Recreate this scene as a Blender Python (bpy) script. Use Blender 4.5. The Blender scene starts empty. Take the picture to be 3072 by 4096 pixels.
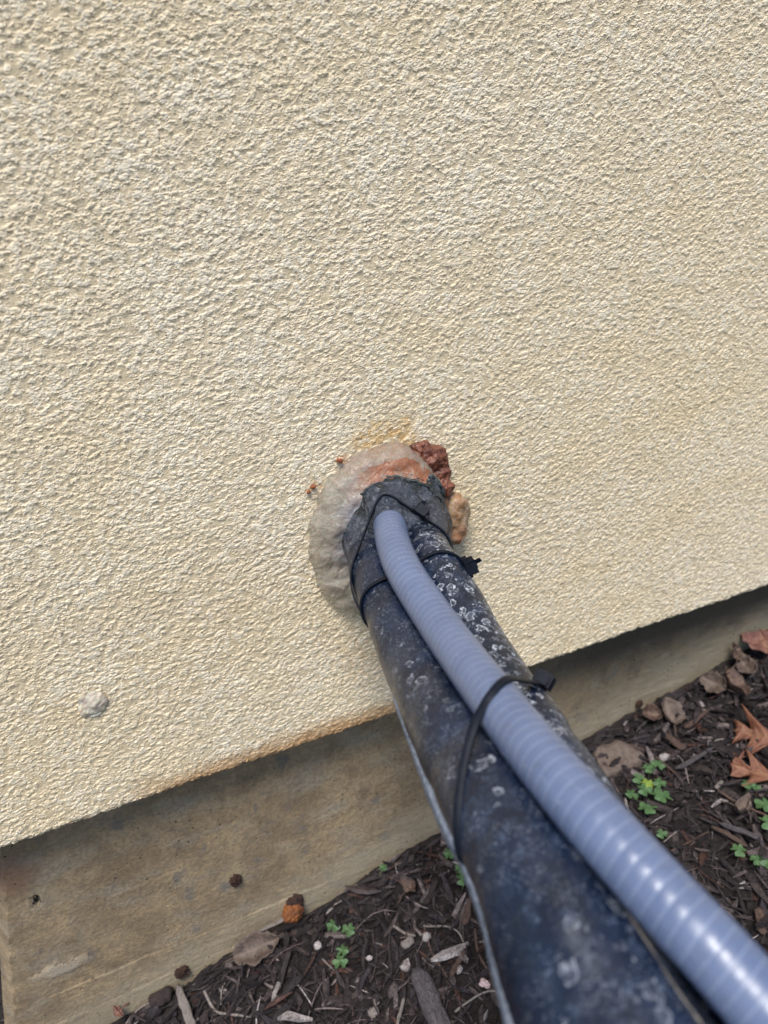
import bpy, bmesh, math, random
import numpy as np
from mathutils import Vector, Matrix, noise
from mathutils.bvhtree import BVHTree
R = math.radians
rng = np.random.default_rng(7)
random.seed(7)
scene = bpy.context.scene
COL = scene.collection

# ------------------------------------------------------------------ camera
F = 2900.0                                   # focal length in photo pixels
CX, CY = 1536.0, 2048.0
M = np.array([[0.91365369, -0.2166061, 0.34397491],
              [-0.4031386, -0.37434298, 0.83507281],
              [-0.05211727, -0.90163692, -0.42934213]])   # camera (right, down, forward) -> world
CAM = np.array([0.0, -0.41797142, 0.65141842])
cd = bpy.data.cameras.new("camera")
cam = bpy.data.objects.new("camera", cd); COL.objects.link(cam)
mw = Matrix([[M[0][0], -M[0][1], -M[0][2], CAM[0]],
             [M[1][0], -M[1][1], -M[1][2], CAM[1]],
             [M[2][0], -M[2][1], -M[2][2], CAM[2]],
             [0, 0, 0, 1]])
cam.matrix_world = mw
cd.sensor_fit = 'VERTICAL'; cd.sensor_height = 36.0; cd.sensor_width = 27.0
cd.lens = 36.0 * F / 4096.0
cd.clip_start = 0.01; cd.clip_end = 500
cd.dof.use_dof = True; cd.dof.focus_distance = 0.46; cd.dof.aperture_fstop = 7.0
scene.camera = cam

# ------------------------------------------------------------------ world and light
SUN_EL, SUN_AZ = 63.0, 212.0                 # azimuth clockwise from +Y
w = bpy.data.worlds.new("World"); scene.world = w; w.use_nodes = True
nt = w.node_tree; nt.nodes.clear()
out = nt.nodes.new('ShaderNodeOutputWorld'); bg = nt.nodes.new('ShaderNodeBackground')
sky = nt.nodes.new('ShaderNodeTexSky'); sky.sky_type = 'NISHITA'; sky.sun_disc = False
sky.sun_elevation = R(SUN_EL); sky.sun_rotation = R(SUN_AZ)
sky.air_density = 1.0; sky.dust_density = 1.0; sky.ozone_density = 1.0
bg.inputs['Strength'].default_value = 0.105
nt.links.new(sky.outputs[0], bg.inputs[0]); nt.links.new(bg.outputs[0], out.inputs[0])
sd = bpy.data.lights.new("sun", 'SUN'); sd.energy = 2.5; sd.angle = R(22); sd.color = (1, 0.97, 0.92)
sun = bpy.data.objects.new("sun", sd); COL.objects.link(sun)
az = R(SUN_AZ); el = R(SUN_EL)
sdir = Vector((math.sin(az) * math.cos(el), math.cos(az) * math.cos(el), math.sin(el)))
sun.rotation_euler = sdir.to_track_quat('Z', 'Y').to_euler()
sun.location = (0, -2, 4)
scene.view_settings.view_transform = 'Standard'; scene.view_settings.look = 'None'
scene.view_settings.exposure = 0.66; scene.view_settings.gamma = 1.0

# ------------------------------------------------------------------ helpers
def ray(x, y): return M @ np.array([(x - CX) / F, (y - CY) / F, 1.0])
def P3(x, y, z): return CAM + ray(x, y) * z
def on_y(x, y, Y):
    r = ray(x, y); return CAM + r * (Y - CAM[1]) / r[1]
GS, GX0 = 0.2166, -0.092
def gz(x):                                    # lie of the ground along the wall
    x = min(max(x, -0.6), 0.8)
    return GS * (x - GX0)
def on_g(x, y):
    r = ray(x, y)
    t = (GS * (CAM[0] - GX0) - CAM[2]) / (r[2] - GS * r[0])
    p = CAM + r * t
    p[2] = gz(p[0]); return p

def tag(o, label=None, cat=None, group=None, kind=None):
    if label: o['label'] = label
    if cat: o['category'] = cat
    if group: o['group'] = group
    if kind: o['kind'] = kind
    return o
def mesh_obj(name, verts, faces, mat=None, parent=None, smooth=True):
    me = bpy.data.meshes.new(name)
    me.from_pydata([tuple(v) for v in verts], [], [tuple(f) for f in faces])
    me.update()
    if smooth: me.polygons.foreach_set('use_smooth', [True] * len(me.polygons))
    if mat: me.materials.append(mat)
    o = bpy.data.objects.new(name, me); COL.objects.link(o)
    if parent: o.parent = parent
    return o
def np_mesh(name, V, Fq, mat, parent=None, smooth=True):
    """fast quad / tri mesh from numpy arrays"""
    V = np.asarray(V, dtype=np.float32); Fq = np.asarray(Fq, dtype=np.int32)
    me = bpy.data.meshes.new(name)
    me.vertices.add(len(V)); me.vertices.foreach_set('co', V.ravel())
    n, k = Fq.shape
    me.loops.add(n * k); me.loops.foreach_set('vertex_index', Fq.ravel())
    me.polygons.add(n); me.polygons.foreach_set('loop_start', np.arange(0, n * k, k, dtype=np.int32))
    if smooth: me.polygons.foreach_set('use_smooth', np.ones(n, dtype=bool))
    me.update(calc_edges=True); me.validate()
    me.materials.append(mat)
    o = bpy.data.objects.new(name, me); COL.objects.link(o)
    if parent: o.parent = parent
    return o
def grid_faces(nu, nv, wrap_v=False):
    i = np.arange(nu - 1)[:, None]; j = np.arange(nv if wrap_v else nv - 1)[None, :]
    j2 = (j + 1) % nv
    a = i * nv + j; b = i * nv + j2; c = (i + 1) * nv + j2; d = (i + 1) * nv + j
    return np.stack([a.ravel(), b.ravel(), c.ravel(), d.ravel()], 1)
def empty(name, loc, rz=0):
    o = bpy.data.objects.new(name, None); COL.objects.link(o)
    o.location = tuple(loc); o.rotation_euler = (0, 0, rz); o.empty_display_size = 0.02
    return o
def fattr(o, name, arr):
    a = o.data.attributes.new(name, 'FLOAT', 'POINT'); a.data.foreach_set('value', np.asarray(arr, dtype=np.float32).ravel())
def cattr(o, name, arr):
    a = o.data.attributes.new(name, 'FLOAT_COLOR', 'POINT')
    arr = np.asarray(arr, dtype=np.float32)
    if arr.shape[1] == 3: arr = np.concatenate([arr, np.ones((len(arr), 1), np.float32)], 1)
    a.data.foreach_set('color', arr.ravel())

# ---- a tiny node language
class NT:
    def __init__(s, name):
        s.m = bpy.data.materials.new(name); s.m.use_nodes = True
        s.t = s.m.node_tree; s.t.nodes.clear()
        s.out = s.t.nodes.new('ShaderNodeOutputMaterial')
        s.b = s.t.nodes.new('ShaderNodeBsdfPrincipled'); s.t.links.new(s.b.outputs[0], s.out.inputs[0])
    def put(s, inp, v):
        if hasattr(v, 'is_linked') or hasattr(v, 'links'): s.t.links.new(v, inp)
        else:
            try: inp.default_value = v
            except (ValueError, TypeError): inp.default_value = tuple(v)[:3]
    def n(s, ty, outp=0, _in=None, **kw):
        nd = s.t.nodes.new('ShaderNode' + ty)
        for k, v in kw.items(): setattr(nd, k, v)
        for k, v in (_in or {}).items(): s.put(nd.inputs[k], v)
        return nd.outputs[outp]
    def co(s, sc=(1, 1, 1), loc=(0, 0, 0), rot=(0, 0, 0)):
        return s.n('Mapping', _in={'Vector': s.n('TexCoord', 'Object'), 'Scale': sc, 'Location': loc, 'Rotation': rot})
    def noise(s, vec, scale, detail=4, rough=.55, dist=0, outp=0):
        return s.n('TexNoise', outp, {'Vector': vec, 'Scale': scale, 'Detail': detail, 'Roughness': rough, 'Distortion': dist})
    def vor(s, vec, scale, feature='F1', rand=1.0, outp='Distance'):
        return s.n('TexVoronoi', outp, {'Vector': vec, 'Scale': scale, 'Randomness': rand}, feature=feature)
    def ma(s, op, a, b=0.0, c=None, clamp=False):
        d = {0: a, 1: b}
        if c is not None: d[2] = c
        return s.n('Math', 0, d, operation=op, use_clamp=clamp)
    def ramp(s, v, lo, hi, a=0.0, b=1.0, smooth=True):
        return s.n('MapRange', 0, {'Value': v, 'From Min': lo, 'From Max': hi, 'To Min': a, 'To Max': b},
                   interpolation_type='SMOOTHSTEP' if smooth else 'LINEAR')
    def mix(s, f, a, b, mode='MIX'):
        nd = s.t.nodes.new('ShaderNodeMix'); nd.data_type = 'RGBA'; nd.blend_type = mode
        s.put(nd.inputs[0], f)
        for i, v in ((6, a), (7, b)):
            if isinstance(v, tuple) and len(v) == 3: v = v + (1.0,)
            s.put(nd.inputs[i], v)
        return nd.outputs[2]
    def attr(s, name, outp='Fac'): return s.n('Attribute', outp, attribute_name=name)
    def bump(s, h, dist=0.001, strength=1.0, normal=None):
        d = {'Height': h, 'Distance': dist, 'Strength': strength}
        if normal is not None: d['Normal'] = normal
        return s.n('Bump', 0, d)
    def near(s, p, rx, ry=None, rz=None):
        """0..1 falloff blob round a world point"""
        ry = ry or rx; rz = rz or rx
        v = s.n('VectorMath', 0, {0: s.n('TexCoord', 'Object'), 1: tuple(p)}, operation='SUBTRACT')
        v = s.n('VectorMath', 0, {0: v, 1: (1 / rx, 1 / ry, 1 / rz)}, operation='MULTIPLY')
        l = s.n('VectorMath', 'Value', {0: v}, operation='LENGTH')
        return s.ramp(l, 1.0, 0.35)
    def set(s, **kw):
        for k, v in kw.items():
            if isinstance(v, tuple) and len(v) == 3: v = v + (1.0,)
            s.put(s.b.inputs[k.replace('_', ' ')], v)
        return s
    def disp(s, h, scale=1.0, mid=0.0):
        d = s.n('Displacement', 0, {'Height': h, 'Midlevel': mid, 'Scale': scale})
        s.t.links.new(d, s.out.inputs['Displacement']); s.m.displacement_method = 'BOTH'

# ------------------------------------------------------------------ materials of the setting
def mat_stucco():
    s = NT('stucco')
    co = s.n('Mapping', _in={'Vector': s.co(rot=(0, R(14), 0)), 'Scale': (.74, 1, 1.12)})
    warp = s.n('VectorMath', 0, {0: s.noise(co, 90, 2, outp=1), 1: (0.0026, 0.0026, 0.0026)}, operation='MULTIPLY')
    cw = s.n('VectorMath', 0, {0: co, 1: warp}, operation='ADD')
    n1 = s.noise(cw, 400, 3, .5)
    n2 = s.noise(cw, 165, 2, .5)
    big = s.noise(co, 22, 2, .5)
    v1 = s.vor(cw, 620)
    v2 = s.vor(co, 1000)
    clump = s.ramp(n1, .40, .60)
    grain = s.ma('SUBTRACT', .75, s.ma('MULTIPLY', v1, 1.0))
    h = s.ma('MULTIPLY_ADD', s.ma('MULTIPLY', grain, s.ma('MULTIPLY_ADD', clump, .75, .25)), .75, clump)
    h = s.ma('MULTIPLY_ADD', n2, 1.3, h)
    h = s.ma('MULTIPLY_ADD', s.ma('SUBTRACT', .5, v2), .22, h)
    fine = s.noise(co, 1500, 2, .6)
    h = s.ma('MULTIPLY_ADD', fine, .34, h)
    # pinholes, clustered
    pv = s.vor(co, 210); cl = s.noise(co, 14, 2)
    pin = s.ma('MULTIPLY', s.ramp(pv, .13, .07), s.ramp(cl, .5, .62))
    sel = s.n('SeparateColor', 0, {0: s.vor(co, 210, outp='Color')})
    pin = s.ma('MULTIPLY', pin, s.ramp(sel, .62, .66))
    h = s.ma('MULTIPLY_ADD', pin, -1.2, h)
    h = s.ma('MULTIPLY_ADD', big, .9, h)
    s.disp(h, 0.00072, 1.6)
    # colour : cream paint, yellower where it has aged
    base = s.mix(s.ramp(s.noise(co, 4, 4, .65), .25, .75), (.745, .60, .385), (.78, .665, .485))
    base = s.mix(s.ma('MULTIPLY', s.ramp(s.noise(co, 60, 3, .6), .5, .75), .35), base, (.66, .53, .31))
    low = s.ramp(n1, .5, .38); base = s.mix(s.ma('MULTIPLY', low, .5), base, (.57, .445, .27))
    base = s.mix(s.ma('MULTIPLY', s.ma('MULTIPLY', clump, s.ramp(s.noise(co, 30, 3), .35, .6)), .4), base, (.86, .795, .67))
    base = s.mix(pin, base, (.10, .06, .04))
    z = s.n('SeparateXYZ', 2, {0: s.n('TexCoord', 'Object')}); x = s.n('SeparateXYZ', 0, {0: s.n('TexCoord', 'Object')})
    # rusty dirt along the bottom edge
    edge = s.ma('MULTIPLY', s.ramp(s.ma('MULTIPLY_ADD', s.noise(co, 70, 3), -.022, z), .2700, .2500),
                s.ma('MULTIPLY', s.ramp(x, -.06, .02), s.ramp(x, .30, .22)))
    base = s.mix(s.ma('MULTIPLY', edge, .8), base, (.40, .21, .075))
    e2 = s.ma('MULTIPLY', s.ramp(s.ma('MULTIPLY_ADD', s.noise(co, 160, 3), -.016, z), .2555, .2475),
              s.ma('MULTIPLY', s.ramp(s.noise(co, 45, 2), .45, .6), s.ramp(x, .27, .2)))
    base = s.mix(s.ma('MULTIPLY', e2, .85), base, (.19, .075, .025))
    # yellow resin stains round the pipe hole
    for (px, py, r_, c, k) in ((1500, 1745, .013, (.60, .36, .10), .65), (1590, 1738, .008, (.55, .28, .08), .6), (1440, 1770, .007, (.55, .30, .10), .5), (1620, 1690, .006, (.6, .34, .08), .6),
                               (1620, 1760, .008, (.55, .3, .09), .7), (1540, 1760, .02, (.55, .38, .18), .5),
                               (1380, 1840, .006, (.45, .2, .08), .7), (1255, 1955, .008, (.5, .28, .12), .6),
                               (1440, 2540, .03, (.5, .36, .2), .45), (1520, 2640, .03, (.55, .36, .2), .4)):
        p = on_y(px, py, 0)
        f = s.ma('MULTIPLY', s.near(p, r_ * 1.5, 1, r_), s.ma('MULTIPLY', s.ramp(s.noise(co, 240, 4), .38, .6), k))
        base = s.mix(f, base, c)
    s.set(Base_Color=base, Roughness=.82, Specular_IOR_Level=.3)
    return s.m
def mat_concrete():
    s = NT('old_concrete')
    co = s.co()
    st = s.co((1, 1, 7)); st2 = s.co((1, 1, 6))
    g1 = s.noise(s.co((1, 1, 1.7)), 26, 6, .6, .4); g2 = s.noise(st2, 30, 5, .65)
    n1 = s.noise(co, 28, 5, .6, .6); n2 = s.noise(co, 340, 4, .65); n3 = s.noise(co, 70, 5, .65)
    c = s.mix(s.ramp(n1, .38, .62), (.265, .19, .112), (.385, .28, .165))
    c = s.mix(s.ramp(g1, .46, .72), c, (.34, .28, .20))
    c = s.mix(s.ma('MULTIPLY', s.ramp(n2, .42, .60), .4), c, (.13, .105, .08))
    c = s.mix(s.ma('MULTIPLY', s.ramp(g2, .52, .70), .2), c, (.15, .12, .09))
    c = s.mix(s.ma('MULTIPLY', s.ramp(s.noise(s.co((1.3, 1, 1)), 30, 4, .55), .58, .68), .6), c, (.135, .13, .125))
    c = s.mix(s.ma('MULTIPLY', s.ramp(s.noise(s.co((1, 1, 1.5), loc=(3, 0, 1)), 24, 5, .7), .56, .66), .6), c, (.34, .27, .17))
    c = s.mix(s.ma('MULTIPLY', s.ramp(n3, .55, .75), .5), c, (.12, .085, .06))
    # shade painted in: mottled warm brown under the overhang, darker greenish grey further right
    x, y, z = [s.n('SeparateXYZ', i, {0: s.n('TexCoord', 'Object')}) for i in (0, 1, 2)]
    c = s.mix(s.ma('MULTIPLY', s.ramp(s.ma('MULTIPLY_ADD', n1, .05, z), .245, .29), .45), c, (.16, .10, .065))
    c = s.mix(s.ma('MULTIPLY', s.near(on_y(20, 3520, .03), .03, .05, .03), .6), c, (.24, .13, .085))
    c = s.mix(s.ma('MULTIPLY', s.ramp(x, .28, .45), .6), c, (.12, .11, .08))  # concrete painted dimmer to the right, standing in for weaker light
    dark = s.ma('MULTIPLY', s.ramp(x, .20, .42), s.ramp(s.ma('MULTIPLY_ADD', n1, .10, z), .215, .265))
    c = s.mix(s.ma('MULTIPLY', dark, .75), c, (.055, .045, .035))  # overhang shade painted almost black along the top at the right
    # pale salt line near the soil
    d = s.ma('SUBTRACT', z, s.ma('MULTIPLY', x, GS))
    c = s.mix(s.ma('MULTIPLY', s.ramp(s.ma('MULTIPLY_ADD', g2, .05, d), .11, .055), .55), c, (.40, .34, .24))
    pit = s.vor(co, 190); sel = s.n('SeparateColor', 0, {0: s.vor(co, 190, outp='Color')})
    cl = s.noise(co, 20, 2)
    pits = s.ma('MULTIPLY', s.ma('MULTIPLY', s.ramp(pit, .20, .11), s.ramp(sel, .55, .6)), s.ramp(cl, .45, .58))
    hole = s.near(on_y(142, 3612, .03), .0048, .02, .0075)
    hole = s.ma('MULTIPLY', hole, s.ramp(s.noise(co, 200, 4, .8), .44, .52))
    c = s.mix(pits, c, (.03, .02, .015)); c = s.mix(hole, c, (.02, .02, .02))
    chip = s.ma('MULTIPLY', s.near(on_y(245, 3880, .03), .03, .05, .011), s.ramp(s.noise(co, 90, 5, .7), .42, .5))
    c = s.mix(s.ma('MULTIPLY', chip, .8), c, (.42, .35, .26))
    h = s.ma('MULTIPLY', g1, .5)
    h = s.ma('MULTIPLY_ADD', s.ma('MULTIPLY', g2, s.ramp(d, .16, .05, .1, .8)), .8, h)
    h = s.ma('MULTIPLY_ADD', n2, .75, h)
    h = s.ma('MULTIPLY_ADD', s.noise(co, 1000, 4, .75), .30, h)
    h = s.ma('MULTIPLY_ADD', n3, .7, h)
    h = s.ma('MULTIPLY_ADD', pits, -1.5, h)
    h = s.ma('MULTIPLY_ADD', hole, -4, h)
    h = s.ma('MULTIPLY_ADD', chip, 1.1, h)
    # board lines of the old formwork
    for zz, k in ((.150, .35), (.066, .9), (.034, .7)):
        q = s.ma('ADD', z, s.ma('ADD', s.ma('MULTIPLY', s.noise(co, 5, 2), .016), s.ma('MULTIPLY', s.noise(co, 60, 3), .0035)))
        st_ = s.ma('MULTIPLY', s.ramp(q, zz + .004, zz + .0065), s.ramp(s.noise(s.co((1, 1, .4), loc=(zz * 90, 0, 0)), 13, 3), .46, .60))
        h = s.ma('MULTIPLY_ADD', st_, -k * .8, h)
    s.disp(h, 0.0011, 1.8)
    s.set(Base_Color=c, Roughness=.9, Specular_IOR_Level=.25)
    return s.m
def mat_soil():
    s = NT('dark_soil'); co = s.co()
    c = s.mix(s.ramp(s.noise(co, 160, 5, .7), .35, .7), (.010, .007, .007), (.038, .027, .025))
    c = s.mix(s.ramp(s.noise(co, 900, 2), .62, .72), c, (.12, .09, .075))
    s.set(Base_Color=c, Roughness=.95, Normal=s.bump(s.noise(co, 380, 6, .75), .004))
    return s.m
def mat_island(name, rough=.85, grain=True, k=1.0):
    """per-piece colour comes from the mesh attribute 'tint'"""
    s = NT(name); co = s.co()
    c = s.attr('tint', 'Color')
    n = s.noise(co, 700, 4, .7); n2 = s.noise(co, 170, 3, .6)
    c = s.mix(s.ramp(n, .3, .7, .0, .75), c, (0.010, .007, .006), 'MIX') if False else s.mix(1.0, c, s.mix(s.ramp(n, .32, .68), (.42, .40, .38), (1.35, 1.32, 1.3)), 'MULTIPLY')
    c = s.mix(1.0, c, s.mix(s.ramp(n2, .3, .7), (.6, .6, .6), (1.2, 1.2, 1.2)), 'MULTIPLY')
    s.set(Base_Color=c, Roughness=rough, Specular_IOR_Level=.35, Normal=s.bump(s.noise(co, 620, 5, .75), .0008 * k))
    return s.m

STUCCO = mat_stucco(); CONC = mat_concrete(); SOIL = mat_soil()
CHIP = mat_island('bark_chips', .72)

# ------------------------------------------------------------------ stucco wall (a real wall panel with a rolled bottom edge)
ZB = 0.2585; RB = 0.030; XL = -0.162
def lin(a, b, st): return list(np.arange(a, b, st))
def strip_wall():
    xs = lin(XL, 0.60, .00085) + lin(.60, .86, .0012) + lin(.86, 1.2, .02) + list(np.linspace(1.2, 5, 20))
    prof = []                                  # (y, z) from underside to the top
    for y in np.linspace(RB + .02, .004, 22): prof.append((y, ZB))
    for a in np.linspace(0, 90, 7)[1:]: prof.append((.004 - .004 * math.sin(R(a)), ZB + .004 - .004 * math.cos(R(a))))
    for z in lin(ZB + .0048, .76, .00085) + lin(.76, 1.0, .0014) + lin(1.0, 1.2, .02) + list(np.linspace(1.2, 2.6, 10)):
        prof.append((0.0, z))
    X = np.array(xs); P = np.array(prof)
    V = np.zeros((len(X), len(P), 3)); V[:, :, 0] = X[:, None]; V[:, :, 1] = P[None, :, 0]; V[:, :, 2] = P[None, :, 1]
    # a wavy, hand-floated bottom edge
    wv = .0005 * np.sin(X * 31 + 1) + .0003 * np.sin(X * 143) + .0003 * np.sin(X * 377 + 2)
    fall = np.clip(1 - (P[:, 1] - ZB) / .02, 0, 1)
    V[:, :, 2] += wv[:, None] * fall[None, :]
    Fq = grid_faces(len(X), len(P))[:, ::-1]
    o = np_mesh('stucco_wall', V.reshape(-1, 3), Fq, STUCCO)
    tag(o, 'rough cream stucco wall with rusty stained bottom edge above the concrete', 'wall')
    return o
wall = strip_wall()
# side return of the same wall and its body behind (part of the wall)
side = mesh_obj('side_return', [(XL, 0.0006, ZB), (XL, .0006, 2.6), (XL, 3, 2.6), (XL, 3, ZB), (XL, .05, ZB)],
                [(0, 1, 2, 3, 4)], STUCCO, wall, False)

# ------------------------------------------------------------------ concrete foundation
def found():
    zs = lin(-.12, .272, .0016)
    edge = lambda z: -0.125 - (0.22 - z) * 0.2
    Z = np.array(zs)
    e = np.array([edge(z) for z in Z])
    nb = 12                                    # rounded arris + return face
    cols = []
    for k in range(8): cols.append(np.stack([e - .0090, np.full_like(Z, RB + .0160 + (2.9 if k == 0 else .3 if k == 1 else .05 if k == 2 else .02 - .0035 * (k - 3) if k < 8 else 0)), Z], 1))
    for a in np.linspace(0, 1, 10)[:]:
        cols.append(np.stack([e - .0090 + .0090 * a, RB + .0160 - .0160 * a + 0 * Z + .0006 * np.sin(Z * 300), Z], 1))
    for x in lin(.0016, .86, .0016) + lin(.87, 1.0, .01) + list(np.linspace(1.02, 5, 20)): cols.append(np.stack([e + x, np.full_like(Z, RB), Z], 1))
    V = np.array(cols)
    # broken arris
    for i in range(8, 24):
        kk = math.exp(-((i - 17) / 3.0) ** 2)
        for j in range(len(Z)):
            n = noise.noise(Vector((0, 0, Z[j] * 120))) + .6 * noise.noise(Vector((3, 0, Z[j] * 420)))
            V[i, j, 0] += kk * .0009 * n; V[i, j, 1] += kk * .0007 * max(0, n)
    Fq = grid_faces(V.shape[0], V.shape[1])[:, ::-1]
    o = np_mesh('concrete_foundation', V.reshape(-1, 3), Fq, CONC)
    tag(o, 'weathered brown grey concrete foundation set back under the stucco wall', 'foundation')
    return o
fnd = found()

# ------------------------------------------------------------------ ground
def gheight(x, y):
    z = gz(x)
    if -.7 < x < 1.3 and -.9 < y < .1:
        v = Vector((x, y, 0))
        z += .010 * noise.noise(v * 14) + .006 * noise.noise(v * 42) + .003 * noise.noise(v * 120)
    if y < -.4: z -= min(1.0, (-.4 - y)) * .03
    return z
def ground():
    xs = [-80, -30, -10, -4, -2, -1.2] + lin(-.8, -.2, .02) + lin(-.2, .85, .0035) + lin(.85, 1.4, .03) + [1.6, 2, 3, 5, 10, 30, 80]
    ys = [-80, -30, -10, -4, -2, -1.3] + lin(-.9, -.42, .03) + lin(-.42, .04, .0035) + [.1, .5, 2, 10, 40, 80]
    V = [(x, y, gheight(x, y)) for x in xs for y in ys]
    o = np_mesh('ground', V, grid_faces(len(xs), len(ys))[:, ::-1], SOIL)
    o['kind'] = 'structure'; return o
grd = ground()
# ------------------------------------------------------------------ the pipe bundle
def mat_conduit():
    s = NT('grey_pvc_conduit'); co = s.co()
    u = s.attr('len_m'); ph = s.attr('ang')
    ribp = s.ma('FRACT', s.ma('ADD', s.ma('DIVIDE', u, .0046), ph))
    line = s.ramp(s.ma('ABSOLUTE', s.ma('SUBTRACT', ribp, .5)), .43, .49)
    c = s.mix(s.ramp(s.noise(co, 60, 3), .3, .7), (.108, .14, .235), (.13, .165, .265))
    c = s.mix(s.ma('MULTIPLY', line, .42), c, (.36, .41, .52))
    sp = s.ma('MULTIPLY', s.ramp(s.vor(co, 420), .12, .05), s.ramp(s.n('SeparateColor', 0, {0: s.vor(co, 420, outp='Color')}), .8, .85))
    c = s.mix(sp, c, (.6, .6, .63))
    c = s.mix(s.ma('MULTIPLY', s.ramp(s.noise(co, 130, 6, .75), .56, .74), .35), c, (.09, .085, .08))
    c = s.mix(s.ma('MULTIPLY', s.ramp(s.noise(s.co((1, .12, 1), loc=(2, 0, 0)), 300, 4, .7), .64, .70), .30), c, (.36, .38, .43))
    s.set(Base_Color=c, Roughness=s.ramp(s.noise(co, 180, 4), .3, .7, .26, .40), Specular_IOR_Level=.6,
          Subsurface_Weight=.12, Subsurface_Scale=.004, Subsurface_Radius=(.8, .9, 1.0), Normal=s.bump(s.noise(co, 900, 3), .00006))
    return s.m
def mat_foam_sleeve(name, ring_k, film_k, pick):
    s = NT(name); co = s.co()
    ph = s.attr('top')                          # 1 on the crest, 0 underneath
    base = s.mix(s.ramp(s.noise(co, 45, 5, .65), .35, .7), (.004, .008, .020), (.009, .018, .044))
    warp = s.n('VectorMath', 0, {0: co, 1: s.n('VectorMath', 0, {0: s.noise(co, 260, 3, outp=1), 1: (.0065,) * 3}, operation='MULTIPLY')}, operation='ADD')
    film = s.ramp(s.noise(co, 130, 6, .7), .48, .7)
    def rings(scale, lo, hi, sel_lo):
        d = s.vor(warp, scale); pick = s.n('SeparateColor', 0, {0: s.vor(warp, scale, outp='Color')})
        rad = s.ramp(pick, 0, 1, .18, .42, False)
        ring = s.ma('SUBTRACT', 1.0, s.ramp(s.ma('ABSOLUTE', s.ma('SUBTRACT', d, rad)), .012, .055))
        inner = s.ma('MULTIPLY', s.ramp(s.ma('SUBTRACT', d, rad), 0.0, -.05), .14)
        on = s.ramp(s.n('SeparateColor', 1, {0: s.vor(warp, scale, outp='Color')}), sel_lo, sel_lo + .04)
        return s.ma('MULTIPLY', s.ma('MAXIMUM', ring, inner), on)
    r1 = rings(135, 0, 1, pick); r2 = rings(280, 0, 1, pick + .1)
    patch = s.ramp(s.noise(co, 32, 3), .40 if pick > .5 else .26, .56 if pick > .5 else .42)
    m = s.ma('MULTIPLY', s.ma('MAXIMUM', s.ma('MULTIPLY', r1, 1.0), s.ma('MULTIPLY', r2, .8)), s.ma('MULTIPLY', patch, s.ramp(s.noise(co, 420, 3, .7), .30, .55)))
    ed = s.vor(warp, 230, 'DISTANCE_TO_EDGE')
    crk = s.ma('MULTIPLY', s.ramp(ed, .06, .015), s.ma('MULTIPLY', s.ramp(s.noise(co, 75, 4, .6), .50, .60), s.ramp(s.noise(co, 420, 3, .7), .38, .60)))
    m = s.ma('MAXIMUM', m, s.ma('MULTIPLY', crk, .9 if pick < .5 else .22))
    m = s.ma('MULTIPLY', m, s.ma('MULTIPLY', s.ramp(ph, .5, .85), ring_k))
    wr = s.noise(s.n('CombineXYZ', 0, {0: s.ma('MULTIPLY', s.attr('len_m'), 130), 1: s.ma('MULTIPLY', ph, 5)}), 1.0, 4, .6)
    fl = s.ma('MULTIPLY', s.ma('MULTIPLY', film, s.ramp(s.noise(co, 1000, 5, .75), .45, .64)), s.ramp(ph, .55, .95))
    speck = s.ma('MULTIPLY', s.ramp(s.vor(co, 900), .25, .1), s.ma('MULTIPLY', s.ramp(s.noise(co, 90, 3), .42, .56), s.ramp(ph, .45, .8)))
    fl = s.ma('MULTIPLY', fl, s.ramp(s.attr('len_m'), .16, .42, .28, 1.0))
    c = s.mix(s.ma('MULTIPLY', fl, film_k), base, (.24, .32, .48))
    c = s.mix(s.ma('MULTIPLY', speck, .5), c, (.5, .54, .62))
    c = s.mix(s.ma('MULTIPLY', m, .85), c, (.62, .66, .74))
    s.set(Base_Color=c, Roughness=s.ramp(s.noise(co, 120, 4), .3, .7, .20, .38), Specular_IOR_Level=.6,
          Normal=s.bump(s.ma('ADD', s.ma('MULTIPLY', m, .5), s.ma('ADD', s.noise(co, 320, 5, .7), s.ma('MULTIPLY_ADD', wr, 1.6, s.ma('MULTIPLY', s.noise(co, 60, 2), 2.5)))), .0004))
    return s.m
def simple(name, c, rough=.5, bump=None, c2=None, sc=200, **kw):
    s = NT(name); co = s.co()
    cc = s.mix(s.ramp(s.noise(co, sc, 5, .65), .35, .68), c, c2 or tuple(v * .6 for v in c))
    s.set(Base_Color=cc, Roughness=rough, **kw)
    if bump: s.set(Normal=s.bump(s.noise(co, bump[0], 5, .7), bump[1]))
    return s.m
CONDUIT = mat_conduit(); SLEEVE = mat_foam_sleeve('black_foam_sleeve', .6, .42, .68); SLEEVE2 = mat_foam_sleeve('black_foam_sleeve_salty', .9, .6, .34)
TIE = simple('black_nylon', (.006, .008, .014), .5, (300, .0002), (.010, .013, .020), Specular_IOR_Level=.12)
SEAM = simple('tan_glue', (.19, .165, .14), .8, (500, .0006), (.06, .055, .055), 260)
SCRIM = simple('frosted_fabric', (.58, .62, .70), .85, (900, .0006), (.16, .18, .24), 420)

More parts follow.
